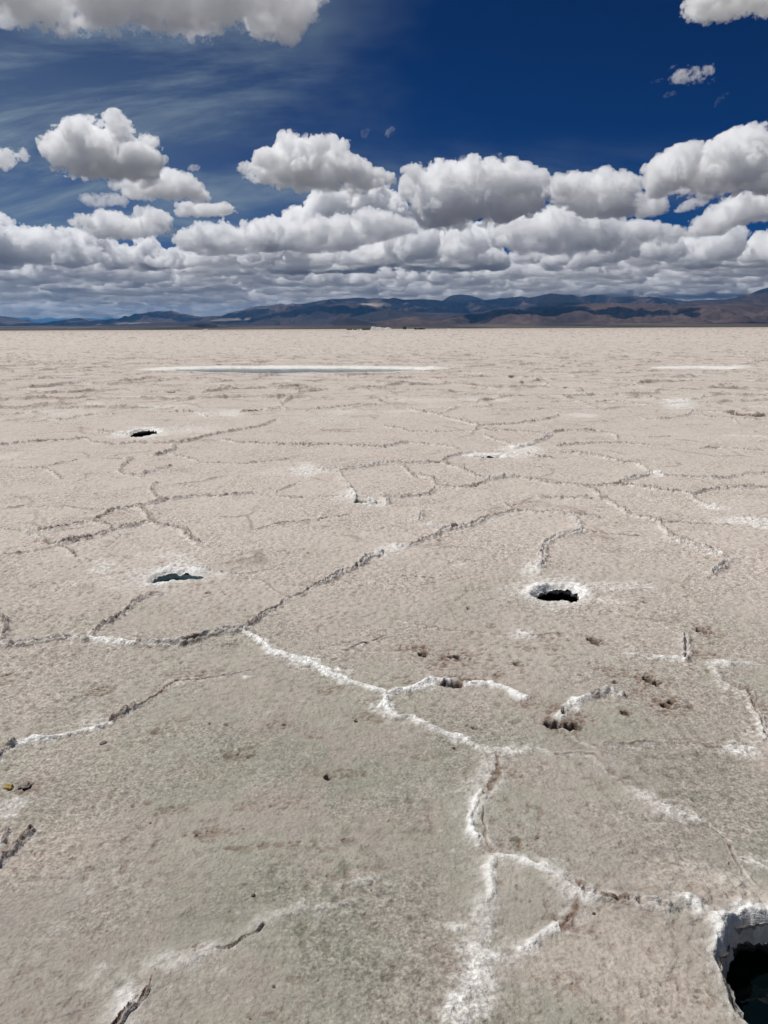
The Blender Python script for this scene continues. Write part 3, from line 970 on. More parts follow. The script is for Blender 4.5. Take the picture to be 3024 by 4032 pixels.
HL = ['open brine hole with thick white crust rim in the bottom right corner', 'round black brine hole with white crystal rim in the middle distance', 'shallow brine hole with pale milky water left of centre',
      'far brine hole with raised rubble rim at left', 'narrow distant brine slit beside a white crust patch']
for hi, (P, (c, pts, wl, crust, nm)) in enumerate(zip(hole_polys, HOLES)):
    n = 420; B = resample(P, n); cen = P.mean(0)
    if (B[:, 0] * np.roll(B[:, 1], -1) - B[:, 1] * np.roll(B[:, 0], -1)).sum() < 0: B = B[::-1].copy()
    tang = np.roll(B, -1, 0) - np.roll(B, 1, 0); nrm = np.stack([tang[:, 1], -tang[:, 0]], -1); nrm /= np.linalg.norm(nrm, axis=1)[:, None]
    if ((B - cen) * nrm).sum(1).mean() < 0: nrm = -nrm           # outward
    for _ in range(8): nrm = (nrm + np.roll(nrm, 1, 0) + np.roll(nrm, -1, 0)) / 3
    if nm == 'big': prof_ = [(-.012, -.022), (-.008, -.05), (.0, -.085), (.012, -.12), (.02, -.16), (.0, -.21), (-.03, -.27), (-.06, -.36), (-.10, -.5)]
    elif nm == 'pale': prof_ = [(-.01, -.018), (.02, -.04), (.03, -.06), (.0, -.075), (-.03, -.085)]
    else: prof_ = [(-.01, -.022), (-.004, -.04), (.06, -.045), (.16, -.06), (.22, -.12), (.22, -.3), (.1, -.4)]
    pa = np.array(prof_); tt_ = np.linspace(0, len(pa) - 1, (len(pa) - 1) * 4 + 1); prof_ = list(zip(np.interp(tt_, range(len(pa)), pa[:, 0]), np.interp(tt_, range(len(pa)), pa[:, 1])))
    Vs = []; rng = np.random.default_rng(hi + 3)
    for j, (o_, z_) in enumerate(prof_):
        jit = perlin(B[:, 0] / .05 + z_ * 9, B[:, 1] / .05 + z_ * 14, 61) * .014 + perlin(B[:, 0] / .018 + z_ * 22, B[:, 1] / .018 + z_ * 30, 62) * .006
        q = B + nrm * (o_ + jit)[:, None]
        Vs.append(np.column_stack([q, np.full(n, z_) + (jit * .5 if j else 0)]))
    Vs = np.vstack(Vs); fl = np.array([[cen[0], cen[1], prof_[-1][1] - 0.01]])
    I_ = np.arange(len(prof_) * n).reshape(-1, n)
    Qs = np.stack([I_[:-1], I_[1:], np.roll(I_[1:], -1, 1), np.roll(I_[:-1], -1, 1)], -1).reshape(-1, 4)
    last = I_[-1]; k0 = len(Vs)
    Qf = np.stack([last, np.roll(last, -1), np.full(n, k0), np.full(n, k0)], -1)
    me = bpy.data.meshes.new('hole_lining')
    me.from_pydata(np.vstack([Vs, fl]).tolist(), [], Qs.tolist() + [[a, b, c_] for a, b, c_, _ in Qf.tolist()]); me.update()
    me.polygons.foreach_set('use_smooth', np.ones(len(me.polygons), bool))
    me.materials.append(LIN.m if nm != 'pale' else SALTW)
    o = bpy.data.objects.new('hole_lining', me); COL.objects.link(o); tag(o, kind='structure')
    # water surface
    ext = .035 if nm == 'big' else (.02 if nm == 'pale' else .2)
    wv = B + nrm * ext
    me = bpy.data.meshes.new('water'); me.from_pydata([(a, b, -wl) for a, b in wv] + [(cen[0], cen[1], -wl)], [], [[i, (i + 1) % n, n] for i in range(n)]); me.update()
    me.materials.append(WM_P if nm == 'pale' else WM_D)
    o = bpy.data.objects.new('water', me); COL.objects.link(o); tag(o, HL[hi], kind='structure')
for P, lab in zip(pond_polys, ('long shallow grey pond edged with white salt across the middle distance', 'small thin pond with white edge at the right far side')):
    n = 200; B = resample(P, n); cen = P.mean(0)
    if (B[:, 0] * np.roll(B[:, 1], -1) - B[:, 1] * np.roll(B[:, 0], -1)).sum() < 0: B = B[::-1].copy()
    B2 = cen + (B - cen) * 1.0 + (B - cen) / np.linalg.norm(B - cen, axis=1)[:, None] * .45
    me = bpy.data.meshes.new('water'); me.from_pydata([(a, b, -.045) for a, b in B2] + [(cen[0], cen[1], -.045)], [], [[i, (i + 1) % n, n] for i in range(n)]); me.update()
    me.materials.append(WM_POND); o = bpy.data.objects.new('water', me); COL.objects.link(o); tag(o, lab, kind='structure')


# ------------------------------------------------------------------ far plain and mountains
HC = {1: (0, 1120, 1.6458), 2: (1008, 1120, 1.6458), 3: (2016, 1080, 1.6458)}
def hsrc(c, x, y): o = HC[c]; return o[0] + x / o[2], o[1] + y / o[2]
def prof_pts(txt):
    out = []
    c = 1
    for t in txt.split():
        if t.startswith('#'): c = int(t[1:]); continue
        x, y = map(float, t.split(',')); out.append(hsrc(c, x, y))
    return np.array(out)

def land_mat(name, lo, hi, band=None, sc_=1.0):
    k = NT(name); P_ = k.n('ShaderNodeNewGeometry').outputs['Position']
    a = k.noise(P_, .0009 * sc_, 6, .6); b_ = k.noise(P_, .006 * sc_, 5, .6)
    c = k.mix(k.ramp(a, (.35, .65, 0, 1)), lo, hi)
    c = k.mix(k.ramp(b_, (.35, .7, 0, .6)), c, tuple(x * .55 for x in lo))
    if band:
        sx_ = k.n('ShaderNodeSeparateXYZ'); k.l(P_, sx_.inputs[0])
        at = k.n('ShaderNodeAttribute', attribute_name='sand')
        c = k.mix(at.outputs['Fac'], c, band)
    b = k.n('ShaderNodeBsdfPrincipled'); b.inputs['Roughness'].default_value = 1; b.inputs['Specular IOR Level'].default_value = .05
    k.l(c, b.inputs['Base Color'])
    bp = k.n('ShaderNodeBump'); bp.inputs['Strength'].default_value = .9; bp.inputs['Distance'].default_value = 30 / sc_
    k.l(b_, bp.inputs['Height']); k.l(bp.outputs[0], b.inputs['Normal'])
    k.l(b.outputs[0], k.out.inputs[0]); return k.m

def ridged(x, y, s, oct_=5, seed=0):
    v = 0; a = 1; t = 0
    for i in range(oct_):
        v = v + a * (1 - np.abs(perlin(x / s * 2 ** i, y / s * 2 ** i, seed + i)) * 1.5); t += a; a *= .52
    return v / t

def mountain(name, txt, D, depth_front, mat, label, rel=0.25, gs=None, seed=0, back=1.0, sand=None, foot=1.0):
    P = prof_pts(txt)
    XZ = np.array([at_depth(u, v, D) for u, v in P])
    xs = np.arange(XZ[0, 0], XZ[-1, 0], D / F * 3.2)
    zt = np.interp(xs, XZ[:, 0], XZ[:, 2])
    ys = np.linspace(-depth_front, depth_front * back, 170)
    Xg, Yg = np.meshgrid(xs, ys, indexing='ij')
    zmax = zt.max()
    gs = gs or depth_front * .45
    warp = perlin(Xg / gs, Yg / gs, seed + 50) * gs * .35
    rg = ridged(Xg + warp, Yg * .55, gs, 5, seed)
    t = np.clip(1 - np.abs(Yg) / depth_front, 0, 1) if back == 1 else np.clip(np.where(Yg < 0, 1 + Yg / depth_front, 1 - Yg / (depth_front * back)), 0, 1)
    fall = t ** 1.25
    # spurs reach forward, gullies bite back; the crest keeps its line
    env = np.clip((1 - t) * 4, 0, 1) * np.clip(t * 3, 0, 1)
    z = zt[:, None] * fall + (rg - .62) * rel * 2.0 * np.maximum(zt[:, None], .25 * zmax) * env * foot
    z += perlin(Xg / (D / F * 30), Yg / 400, seed + 77) * zt[:, None] * .012
    base = at_depth(CX, HV + 6, D)[2]
    z = np.where(t <= 0, -60, z - 4)
    V = np.stack([Xg, Yg + D, z], -1).reshape(-1, 3)
    n, m = Xg.shape; I = np.arange(n * m).reshape(n, m)
    Q = np.stack([I[:-1, :-1], I[1:, :-1], I[1:, 1:], I[:-1, 1:]], -1).reshape(-1, 4)
    at = {}
    if sand is not None:
        at['sand'] = np.repeat(sand(Xg, Yg, z, t, rg).reshape(-1, 1), 4, 1)
    o = mesh_np(name, V, Q, [mat], True, at)
    tag(o, label, kind='structure'); return o

far_m = land_mat('blue_brown_rock', (.045, .034, .03), (.11, .08, .062), band=(.50, .42, .33))
mid_m = land_mat('dark_rock', (.03, .023, .02), (.07, .05, .04))
near_m = land_mat('brown_hill', (.05, .034, .027), (.12, .082, .062), sc_=1.6)
cone_m = land_mat('dark_cone_rock', (.026, .021, .02), (.045, .037, .034))
FAR = "#1 0,202 50,215 110,232 160,240 260,245 340,258 380,245 430,228 480,218 525,215 590,235 680,228 740,225 800,218 860,207 900,205 950,190 1020,170 1070,172 1110,166 1160,185 1230,195 1290,207 1440,203 1480,185 1560,165 1640,145 #2 0,140 60,138 120,130 165,121 200,130 240,122 290,124 340,118 400,105 490,94 570,90 640,85 690,82 720,90 770,86 850,92 900,82 950,96 1010,97 1070,93 1150,98 1210,104 1300,108 1470,100 1530,95 1580,84 1610,88 #3 0,145 60,142 110,150 180,135 250,121 330,130 390,130 440,145 520,129 600,133 650,150 720,143 820,142 940,146 1000,152 1060,165 1110,172 1200,165 1330,163 1450,152 1540,125 1659,82 1800,30 1950,10"
pre = "#1 -420,190 -250,215 -100,195 "
def sandf(Xg, Yg, z, t, rg):
    u = Xg / 22000 * F + CX
    m_ = np.exp(-((u - 880) / 190) ** 2) * sstep(.42, .30, t + .25 * (rg - .6)) * sstep(.04, .12, t)
    m_ += np.exp(-((u - 1450) / 60) ** 2) * sstep(.9, .7, t) * sstep(.5, .65, t) * .7
    return np.clip(m_ * 1.1, 0, 1)
mountain('mountain_range', pre + FAR, 22000, 5200, far_m, 'long blue brown mountain range along the whole horizon', rel=.34, gs=1300, seed=100, sand=sandf)
mountain('mountain', "#2 1080,130 1150,118 1210,103 1240,82 1270,68 1330,62 1400,70 1440,84 1475,98 1530,112 1600,130", 25500, 1800, cone_m, 'dark blue flat topped peak rising behind the range right of centre', rel=.06, seed=140)
MID = "#1 700,262 800,258 900,252 1050,245 1290,238 1500,232 1640,228 #2 0,205 60,190 130,178 230,160 330,142 450,130 560,126 650,124 740,133 760,140 830,158 900,170 980,178 1050,180 1150,182 1280,182 1400,185 1480,172 1560,155 1659,145 #3 20,210 80,198 130,190 240,180 290,170 390,172 480,182 600,186 700,200 800,215"
mountain('mountain_range', MID, 17500, 3600, mid_m, 'dark shaded middle ridge left and centre below the long range', rel=.34, gs=1000, seed=200)
DRK = "#2 540,235 640,205 700,190 780,172 860,160 940,166 1000,176 1060,186 1200,205 1300,225"
mountain('mountain', DRK, 14500, 1700, cone_m, 'dark blue rounded hill in front of the range at the centre', rel=.10, seed=220)
DR2 = "#3 1040,200 1110,186 1180,176 1260,172 1340,168 1440,158 1540,140 1659,110 1800,60 1950,40"
mountain('mountain', DR2, 15500, 2000, mid_m, 'dark shoulder of the big mountain at the right edge', rel=.12, seed=225)
HIL = "#2 560,262 600,250 700,244 800,236 900,222 960,208 1040,204 1200,205 1300,200 1380,188 1460,186 1560,160 1659,152 #3 0,238 100,228 200,216 300,205 400,196 500,186 600,190 700,186 800,190 900,186 1000,196 1100,204 1200,200 1300,194 1400,192 1500,188 1659,186 1850,180"
mountain('foothill', HIL, 12500, 3300, near_m, 'brown furrowed foothills below the range at the right', rel=.34, gs=900, seed=240, foot=1.2)
CON = "#2 500,262 525,243 550,226 580,213 605,214 640,224 700,236 760,250 820,262"
mountain('hill', CON, 10800, 700, cone_m, 'small black cone hill standing alone left of centre', rel=.06, seed=260)
mountain('hill', "#1 1220,262 1260,254 1290,247 1320,245 1350,252 1400,262", 10000, 400, cone_m, 'tiny dark knoll on the plain at the left', rel=.06, seed=263)
# low dark plain that climbs gently towards the hills
th = np.linspace(-math.radians(60), math.radians(60), 700); rp = 2600 * (40000 / 2600) ** np.linspace(0, 1, 260)
Xp = rp[None] * np.sin(th)[:, None]; Yp = rp[None] * np.cos(th)[:, None]
uu = Xp / Yp * F + CX
edge = 2650 + 260 * perlin(np.sin(th) * 14, th * 0, 301)[:, None] + 120 * perlin(np.sin(th) * 60, th * 0 + 3, 302)[:, None]
up = sstep(2700, 13000, rp)[None] * (rp[None] - 2700) * 0.0052 * (1 + .35 * sstep(500, 2400, uu))
Zp = np.where(rp[None] < edge, -3, 0.25) + up + sstep(3000, 9000, rp)[None] * 5 * perlin(Xp / 1500, Yp / 1500, 303) + .25 * perlin(Xp / 60, Yp / 60, 304)
n, m = Xp.shape; I = np.arange(n * m).reshape(n, m); Q = np.stack([I[:-1, :-1], I[:-1, 1:], I[1:, 1:], I[1:, :-1]], -1).reshape(-1, 4)
kp = NT('scrub_plain'); P_ = kp.n('ShaderNodeNewGeometry').outputs['Position']
mpn = kp.n('ShaderNodeMapping'); mpn.inputs['Scale'].default_value = (1, .35, 1); kp.l(P_, mpn.inputs[0])
a_ = kp.noise(mpn.outputs[0], .0012, 6, .62); b__ = kp.noise(P_, .02, 5, .65)
sx_ = kp.n('ShaderNodeSeparateXYZ'); kp.l(P_, sx_.inputs[0])
cpn = kp.mix(kp.ramp(a_, (.36, .66, 0, 1)), (.035, .03, .022), (.15, .115, .085))
cpn = kp.mix(kp.ramp(kp.math('MULTIPLY', kp.ramp(sx_.outputs[0], (-3000, 3000, 0, 1)), kp.ramp(sx_.outputs[1], (5200, 3600, 0, 1))), (0, 1, 0, .6)), cpn, (.07, .075, .03))
cpn = kp.mix(kp.ramp(b__, (.4, .7, 0, .5)), cpn, (.02, .02, .015))
bb = kp.n('ShaderNodeBsdfPrincipled'); bb.inputs['Roughness'].default_value = 1; bb.inputs['Specular IOR Level'].default_value = .05
kp.l(cpn, bb.inputs['Base Color']); kp.l(bb.outputs[0], kp.out.inputs[0])
tag(mesh_np('plain', np.stack([Xp, Yp, Zp], -1).reshape(-1, 3), Q, [kp.m]), 'dark scrubby plain between the salt flat and the hills', kind='structure')
bpy.ops.mesh.primitive_circle_add(vertices=96, radius=60000, fill_type='NGON', location=(0, 0, -6)); o = bpy.context.object; o.name = 'terrain'; o.data.name = 'terrain'
o.data.materials.append(kp.m); tag(o, 'dark ground beyond the salt flat', kind='structure')
print('mountains', round(time.time() - T0, 1))

# ------------------------------------------------------------------ clouds: real puffs of scattering mist
CC = {'T': (0, 0, 1659 / 1512), 'U': (1512, 0, 1659 / 1512), 'P': (0, 400, 1659 / 1100), 'Q': (1000, 500, 1659 / 1100), 'R': (2000, 500, 1659 / 1024), 'S': (0, 0, 1)}
HB = 1500.0
def dist_for(v):
    d = ray(CX, v); return HB / (d[2] / math.hypot(d[0], d[1]))

def vnoise(shape, cells, rng):
    n = [int(math.ceil(s / cells)) + 2 for s in shape]
    a = rng.uniform(-1, 1, n).astype('f')
    for ax, s in enumerate(shape):
        x = np.arange(s) / cells + rng.uniform(0, 1); x = np.minimum(x, n[ax] - 1.001)
        i = x.astype(int); f = (x - i); f = (f * f * (3 - 2 * f)).astype('f')
        sh = [1] * 3; sh[ax] = s; f = f.reshape(sh)
        a = np.take(a, i, ax) * (1 - f) + np.take(a, i + 1, ax) * f
    return a

def stamp(G, c, r, pad):
    R = int(r + pad); sh = G.shape
    lo = [max(0, int(c[i]) - R) for i in range(3)]; hi = [min(sh[i], int(c[i]) + R + 2) for i in range(3)]
    if any(h <= l for l, h in zip(lo, hi)): return
    x = np.arange(lo[0], hi[0], dtype='f')[:, None, None] - c[0]
    y = np.arange(lo[1], hi[1], dtype='f')[None, :, None] - c[1]
    z = np.arange(lo[2], hi[2], dtype='f')[None, None, :] - c[2]
    d = np.sqrt(x * x + y * y + z * z) - r
    b = G[lo[0]:hi[0], lo[1]:hi[1], lo[2]:hi[2]]
    np.minimum(b, d, out=b)

VM = {}
def vol_mat(dens, g=.35, col=(1, 1, 1)):
    key = (float('%.2g' % dens), g)
    if key in VM: return VM[key]
    m = bpy.data.materials.new('cloud_mist'); m.use_nodes = True; t = m.node_tree; t.nodes.clear()
    o = t.nodes.new('ShaderNodeOutputMaterial'); v = t.nodes.new('ShaderNodeVolumeScatter')
    v.inputs['Color'].default_value = (*col, 1); v.inputs['Density'].default_value = key[0]; v.inputs['Anisotropy'].default_value = g
    t.links.new(v.outputs[0], o.inputs['Volume']); VM[key] = m
    return m

def cloud(label, sheet, txt, base=None, seed=0, dens=4.6, detail=1.0, depth=1.0, wisp=1.0, fill=1.0, vox_px=3.1, cut=True, rcap=.40, kind=None, group=None, frag=0.0):
    o_ = CC[sheet]
    pts = [tuple(map(float, q.split(','))) for q in txt.split()]
    poly = np.array([(o_[0] + x / o_[2], o_[1] + y / o_[2]) for x, y in pts])
    D = dist_for(base if base else poly[:, 1].max())
    rng = np.random.default_rng(seed); s = D / F
    Wd = np.array([at_depth(u, v, D) for u, v in poly])[:, [0, 2]]
    vox = vox_px * s; mn = Wd.min(0); mx = Wd.max(0)
    P = rng.uniform(mn, mx, (9000, 2)); dist = inside_dist(Wd, P[:, 0], P[:, 1])
    k = dist > vox * .9; P = P[k]; dist = dist[k]
    rmax = np.percentile(dist, 99.5)
    order = np.argsort(-dist * rng.uniform(0.6, 1, len(dist)))
    bp = np.zeros((0, 2)); br = np.zeros(0)
    for i in order:
        r_ = min(dist[i] * 1.0, rmax * rcap)
        if len(br) and (np.hypot(*(bp - P[i]).T) < 0.55 * np.maximum(br, r_)).any(): continue
        bp = np.vstack([bp, P[i]]); br = np.append(br, r_)
        if len(br) > 340: break
    B = []
    for p, r_ in zip(bp, br):
        for j in range(1 + int(fill * 2 * (r_ > .35 * rmax))):
            B.append((p[0] + rng.normal(0, .1) * r_, rng.normal(0, .75) * rmax * depth * (.4 + .6 * r_ / rmax / rcap), p[1], r_))
    B = np.array(B)
    return puff(B, D, vox, rmax, mn, mx, rng, detail, wisp, cut, frag, dens, s, label, group, kind, halo=1.0 if D < 17000 else 0)

def puff(B, D, vox, rmax, mn, mx, rng, detail, wisp, cut, frag, dens, s, label, group, kind, halo=0):
    pad = max(.35 * rmax / vox, 4); mar = (pad * .7) * vox
    lo = np.array([mn[0] - mar, (B[:, 1] - B[:, 3]).min() - mar, mn[1] - mar]); hi = np.array([mx[0] + mar, (B[:, 1] + B[:, 3]).max() + mar, mx[1] + mar])
    sh = np.ceil((hi - lo) / vox).astype(int)
    G = np.full(sh, pad, 'f'); lv = []
    for x, y, z, r_ in B:
        c = (np.array([x, y, z]) - lo) / vox; stamp(G, c, r_ / vox * .84, pad); lv.append((c, r_ / vox * .84))
    for k_, nn in ((.46, 16), (.44, 12), (.42, 8)):
        nx = []
        for c, rv in lv:
            if rv < 2.2: continue
            dv = rng.normal(0, 1, (int(nn * detail), 3)); dv /= np.linalg.norm(dv, axis=1)[:, None]
            dv[:, 2] = np.where(dv[:, 2] < -.3, -dv[:, 2] * .6, dv[:, 2])
            for q in dv:
                cc = c + q * rv * 1.02; r2 = rv * k_ * rng.uniform(.55, 1.15)
                if G[tuple(np.clip(cc.astype(int), 0, sh - 1))] < -.5 * r2: continue
                nx.append((cc, r2))
        for c, r2 in nx: stamp(G, c, r2, 4)
        lv = nx
    big = rmax / vox; N = np.zeros(sh, 'f')
    for f_, a in ((.9, .26), (.5, .24), (.27, .17), (.14, .13), (.07, .09), (.035, .05)):
        c = max(big * f_, 1.5); n_ = vnoise(sh, c, rng)
        if f_ < .5: n_ = (.55 - np.abs(n_) * 2) * (.7 if f_ < .2 else 1) + (vnoise(sh, c, rng) * .9 if f_ < .2 else 0)
        N += n_ * a * big * wisp
        if big * f_ < 1.5: break
    G = G + N + frag * big + (2.2 if halo else 3) * np.maximum(G - (.18 if halo else .16) * big, 0)
    zz = (np.arange(sh[2]) * vox + lo[2])
    if cut:
        und = vnoise((sh[0], sh[1], 1), max(big * .5, 2), rng) * .12 * big + vnoise((sh[0], sh[1], 1), max(big * .18, 1.6), rng) * .05 * big
        G = np.maximum(G, ((mn[1] + .06 * rmax) - zz)[None, None] / vox + und)
    G[[0, -1]] = 3; G[:, [0, -1]] = 3; G[:, :, [0, -1]] = 3
    def surf(Gx):
        g_ = openvdb.FloatGrid(background=3.5); g_.copyFromArray(np.ascontiguousarray(np.clip(Gx, -3.5, 3.5)))
        p, q = g_.convertToQuads(0.0)
        return p * vox + lo + np.array([0, D, 0]), q
    p, q = surf(G)
    name = 'cloud' if kind is None else 'cloud_bank'
    o = mesh_np(name, p, q, [vol_mat(dens * (1.05 if halo else 1.4) / (100 * s))], False)
    if halo:
        Gh = G - .05 * big * halo
        for f_, a in ((.35, .16), (.14, .14), (.06, .10)):
            if big * f_ > 1.3: Gh = Gh + (np.abs(vnoise(sh, big * f_, rng)) * 2 - .5) * a * big
        Gh[[0, -1]] = 3; Gh[:, [0, -1]] = 3; Gh[:, :, [0, -1]] = 3
        hp, hq_ = surf(Gh)
        h_ = mesh_np('mist_edge', hp, hq_, [vol_mat(dens * .17 / (100 * s))], False); h_.parent = o
    tag(o, label, None if kind else 'cloud', group, kind)
    print('  cloud', len(p), tuple(sh), round(D), round(time.time() - T0, 1))
    return o

G1 = 'cumulus clouds over the flat'
cloud('large cloud with soft grey flat base cut off by the top left edge', 'S', '-300,-200 -150,0 -40,60 60,85 150,112 290,128 400,138 520,132 600,142 700,128 850,118 1000,112 1090,118 1160,138 1195,100 1240,60 1290,10 1240,-60 1100,-200 600,-300 100,-260', 150, 11, group=G1, dens=1.9, depth=.4, fill=1, wisp=.8)
cloud('white cloud fragment cut off by the top right corner', 'U', '1285,30 1310,10 1400,-40 1500,-80 1660,-90 1850,-60 1850,60 1660,66 1560,62 1450,78 1360,84 1320,62', 95, 12, group=G1, dens=4)
cloud('small torn white cloud alone in the blue at the upper right', 'U', '1232,340 1260,310 1310,298 1350,290 1420,292 1418,320 1370,340 1320,366 1280,360', 330, 13, group=G1, dens=2.2, depth=.45, cut=False, wisp=2.0, vox_px=1.6, rcap=.3)
cloud('tiny scrap of cloud just left of the small torn cloud', 'U', '1142,352 1170,346 1205,334 1212,345 1180,360 1150,362', 330, 14, group=G1, dens=0.50, vox_px=1.5, depth=.35, cut=False, wisp=1.8, rcap=.3)
cloud('tiny pale scrap of cloud below the small torn cloud', 'U', '1205,415 1225,396 1262,392 1275,405 1240,416 1215,424', 380, 15, group=G1, dens=0.61, vox_px=1.5, depth=.35, cut=False, wisp=1.8, rcap=.3)
cloud('thin slanting cloud wisp at the right, below the small torn cloud', 'U', '1425,462 1435,430 1470,398 1496,400 1480,418 1450,440 1440,464', 420, 16, group=G1, dens=0.39, vox_px=1.5, depth=.35, cut=False, wisp=1.8, rcap=.3)
cloud('tiny bright puff hanging alone above the middle of the cloud line', 'U', '0,590 8,566 30,545 48,552 40,575 18,594', 540, 17, group=G1, dens=0.99, vox_px=1.5, depth=.35, cut=False, wisp=1.8, rcap=.3)
cloud('faint puff just left of the tiny bright puff', 'T', '1560,590 1556,565 1580,556 1604,562 1590,578 1580,596', 545, 18, group=G1, dens=0.39, vox_px=1.5, depth=.35, cut=False, wisp=1.8, rcap=.3)
cloud('grey ragged cloud touching the left edge', 'P', '-200,330 -60,300 60,292 140,272 150,300 80,350 10,402 -100,420', 680, 19, group=G1, dens=3, wisp=1.4)
cloud('big white cumulus with shaded middle at the upper left', 'P', '292,262 330,235 400,170 480,130 580,130 640,150 690,110 740,98 775,160 752,220 800,245 850,215 900,210 940,270 890,285 870,300 920,310 980,345 960,400 900,440 750,458 560,440 360,440 335,415 380,392 310,340', 700, 20, group=G1, dens=4.6)
cloud('white cumulus with flat grey base under the big upper left cumulus', 'P', '700,505 780,470 900,440 980,400 1050,420 1130,430 1160,480 1220,520 1240,570 1150,588 960,585 800,575 710,550', 790, 21, group=G1, dens=4)
cloud('thin grey cloud rag left of the flat based cumulus', 'P', '470,590 500,555 560,542 680,548 760,575 745,615 620,622 540,625', 815, 22, group=G1, dens=1.6, wisp=1.5, cut=False)
cloud('small scrap of cloud above the right end of the flat based cumulus', 'P', '1105,405 1125,380 1160,372 1195,380 1180,410 1140,418', 680, 23, group=G1, dens=1.6, vox_px=3, cut=False, wisp=1.4)
cloud('small lens shaped white cloud between the two left cumulus rows', 'P', '1032,650 1060,612 1150,595 1240,612 1350,602 1415,655 1300,678 1180,690 1045,682', 855, 24, group=G1, dens=6)
cloud('white topped cloud with long grey base at the left above the bank', 'P', '430,730 480,690 560,680 600,655 680,660 780,690 850,645 930,637 1010,700 1015,765 900,800 700,822 600,822 520,775', 950, 25, group=G1)
cloud('pointed white cumulus with grey base at the centre left', 'Q', '-60,300 -70,240 0,232 40,190 130,150 180,110 210,60 258,50 290,90 380,95 440,95 510,85 596,102 520,135 500,170 560,200 620,228 672,220 680,268 800,290 840,335 720,370 500,376 350,372 200,352 80,310', 750, 26, group=G1)
cloud('large grey and white cumulus right of centre', 'Q', '885,312 960,262 1050,242 1180,242 1250,242 1350,238 1450,240 1490,225 1530,260 1620,290 1720,320 1720,480 1500,540 1300,582 1180,605 1060,600 980,520 940,500 970,430 920,400', 890, 27, group=G1, depth=1.1)
cloud('grey cumulus between the large central cloud and the right gap of blue', 'R', '200,420 300,350 420,320 520,300 600,285 680,300 740,330 810,350 832,410 800,470 820,520 760,580 600,570 480,560 400,500 330,470 240,440', 860, 28, group=G1)
cloud('small round cloud beside the blue gap at the right', 'R', '800,500 850,432 930,420 1000,460 1010,540 930,582 830,570', 865, 29, group=G1, dens=4)
cloud('large bright cumulus cut off by the right edge', 'R', '905,350 920,280 980,210 1060,155 1120,160 1170,190 1280,140 1350,90 1440,40 1540,45 1600,80 1700,60 1850,120 1900,300 1700,385 1560,390 1420,430 1300,442 1200,420 1110,380 1020,415 950,400', 770, 30, group=G1, depth=1.1)
cloud('small ragged cloud below the large bright right cumulus', 'R', '1058,545 1100,490 1180,450 1290,462 1250,500 1150,540', 840, 31, group=G1, dens=2.5, wisp=1.4)
cloud('slanting white cloud at the right edge below the bright cumulus', 'R', '1180,640 1200,580 1300,540 1370,470 1440,440 1530,430 1620,440 1700,450 1850,480 1850,560 1700,590 1560,610 1400,640 1380,690 1250,700 1190,680', 925, 32, group=G1, dens=4.5)
cloud('towering brilliant white cloud head at the centre', 'Q', '60,600 90,550 180,530 260,500 330,468 370,440 385,395 440,380 495,395 520,430 560,400 612,395 630,350 690,325 745,345 768,385 815,405 866,460 892,500 905,560 960,545 1020,560 1020,640 640,690 300,690 100,690', 1085, 33, group=G1, dens=6, detail=1.4, vox_px=3.4, depth=.8)
cloud('grey shaded cloud shelf in front of the white cloud head', 'Q', '0,640 60,590 130,575 300,580 420,545 560,530 640,505 720,492 780,535 880,545 960,570 1000,620 900,640 780,660 640,690 560,740 350,745 200,735 60,720 0,690', 1000, 34, group=G1)
cloud('dark flat based cloud below the centre', 'Q', '618,700 720,662 850,650 950,620 1100,600 1240,590 1400,572 1500,560 1560,530 1700,560 1700,640 1560,690 1450,720 1400,800 1250,850 1100,866 950,838 800,825 640,790', 1075, 35, group=G1, depth=1.3)
cloud('small dark cloud left of the dark flat based cloud', 'Q', '400,850 440,820 520,790 600,780 606,835 520,855', 1068, 36, group=G1, vox_px=3.4)
cloud('broad mottled cloud mass right of centre above the bank', 'R', '-60,610 120,590 200,570 280,510 350,540 440,530 560,560 640,600 760,620 880,640 1000,650 1130,665 1100,720 900,740 700,780 500,810 300,800 150,790 -60,750', 1000, 37, group=G1, depth=1.2)
cloud('billowing pale cloud bank low at the right edge', 'R', '-60,1010 0,985 200,960 350,900 500,860 650,790 800,760 950,760 1070,740 1230,775 1330,790 1430,785 1500,810 1600,830 1720,880 1850,900 1850,1080 1500,1095 1300,1100 1000,1100 700,1080 400,1075 -60,1075', 1180, 38, group=G1, detail=1.3, vox_px=4.4, dens=5)
cloud('grey bank of heaped clouds at the left edge', 'P', '-200,720 -60,700 20,672 45,720 60,760 150,770 220,760 280,782 330,790 400,760 450,770 560,780 660,830 620,900 450,985 200,975 -60,960 -200,960', 1050, 39, group=G1, depth=1.2)
cloud('dark low cloud base at the far left under the heaped bank', 'P', '-200,980 -60,965 60,955 150,950 250,1000 240,1040 100,1055 -60,1052 -200,1050', 1100, 40, group=G1, depth=1.6)
cloud('heaped grey cloud in the bank left of centre', 'P', '560,990 650,925 700,880 800,852 900,862 1000,900 1150,930 1190,962 1000,992 750,997', 1062, 41, group=G1, depth=1.3)
cloud('white crested cloud at the left foot of the white cloud head', 'P', '1045,805 1080,762 1130,762 1200,742 1260,730 1350,730 1400,760 1450,730 1530,712 1620,702 1720,720 1720,870 1500,900 1250,912 1060,885', 1005, 42, group=G1, depth=1.2, detail=1.3)
cloud('small white topped cloud low in the bank left of centre', 'P', '1090,1095 1200,1050 1300,1020 1400,1030 1392,1088 1200,1112', 1145, 43, group=G1, vox_px=3.4)
cloud('mottled cloud in the bank under the white cloud head', 'P', '1350,975 1400,935 1450,910 1700,895 1900,920 1900,1000 1700,1015 1500,1015 1380,1000', 1080, 44, group=G1, depth=1.3)
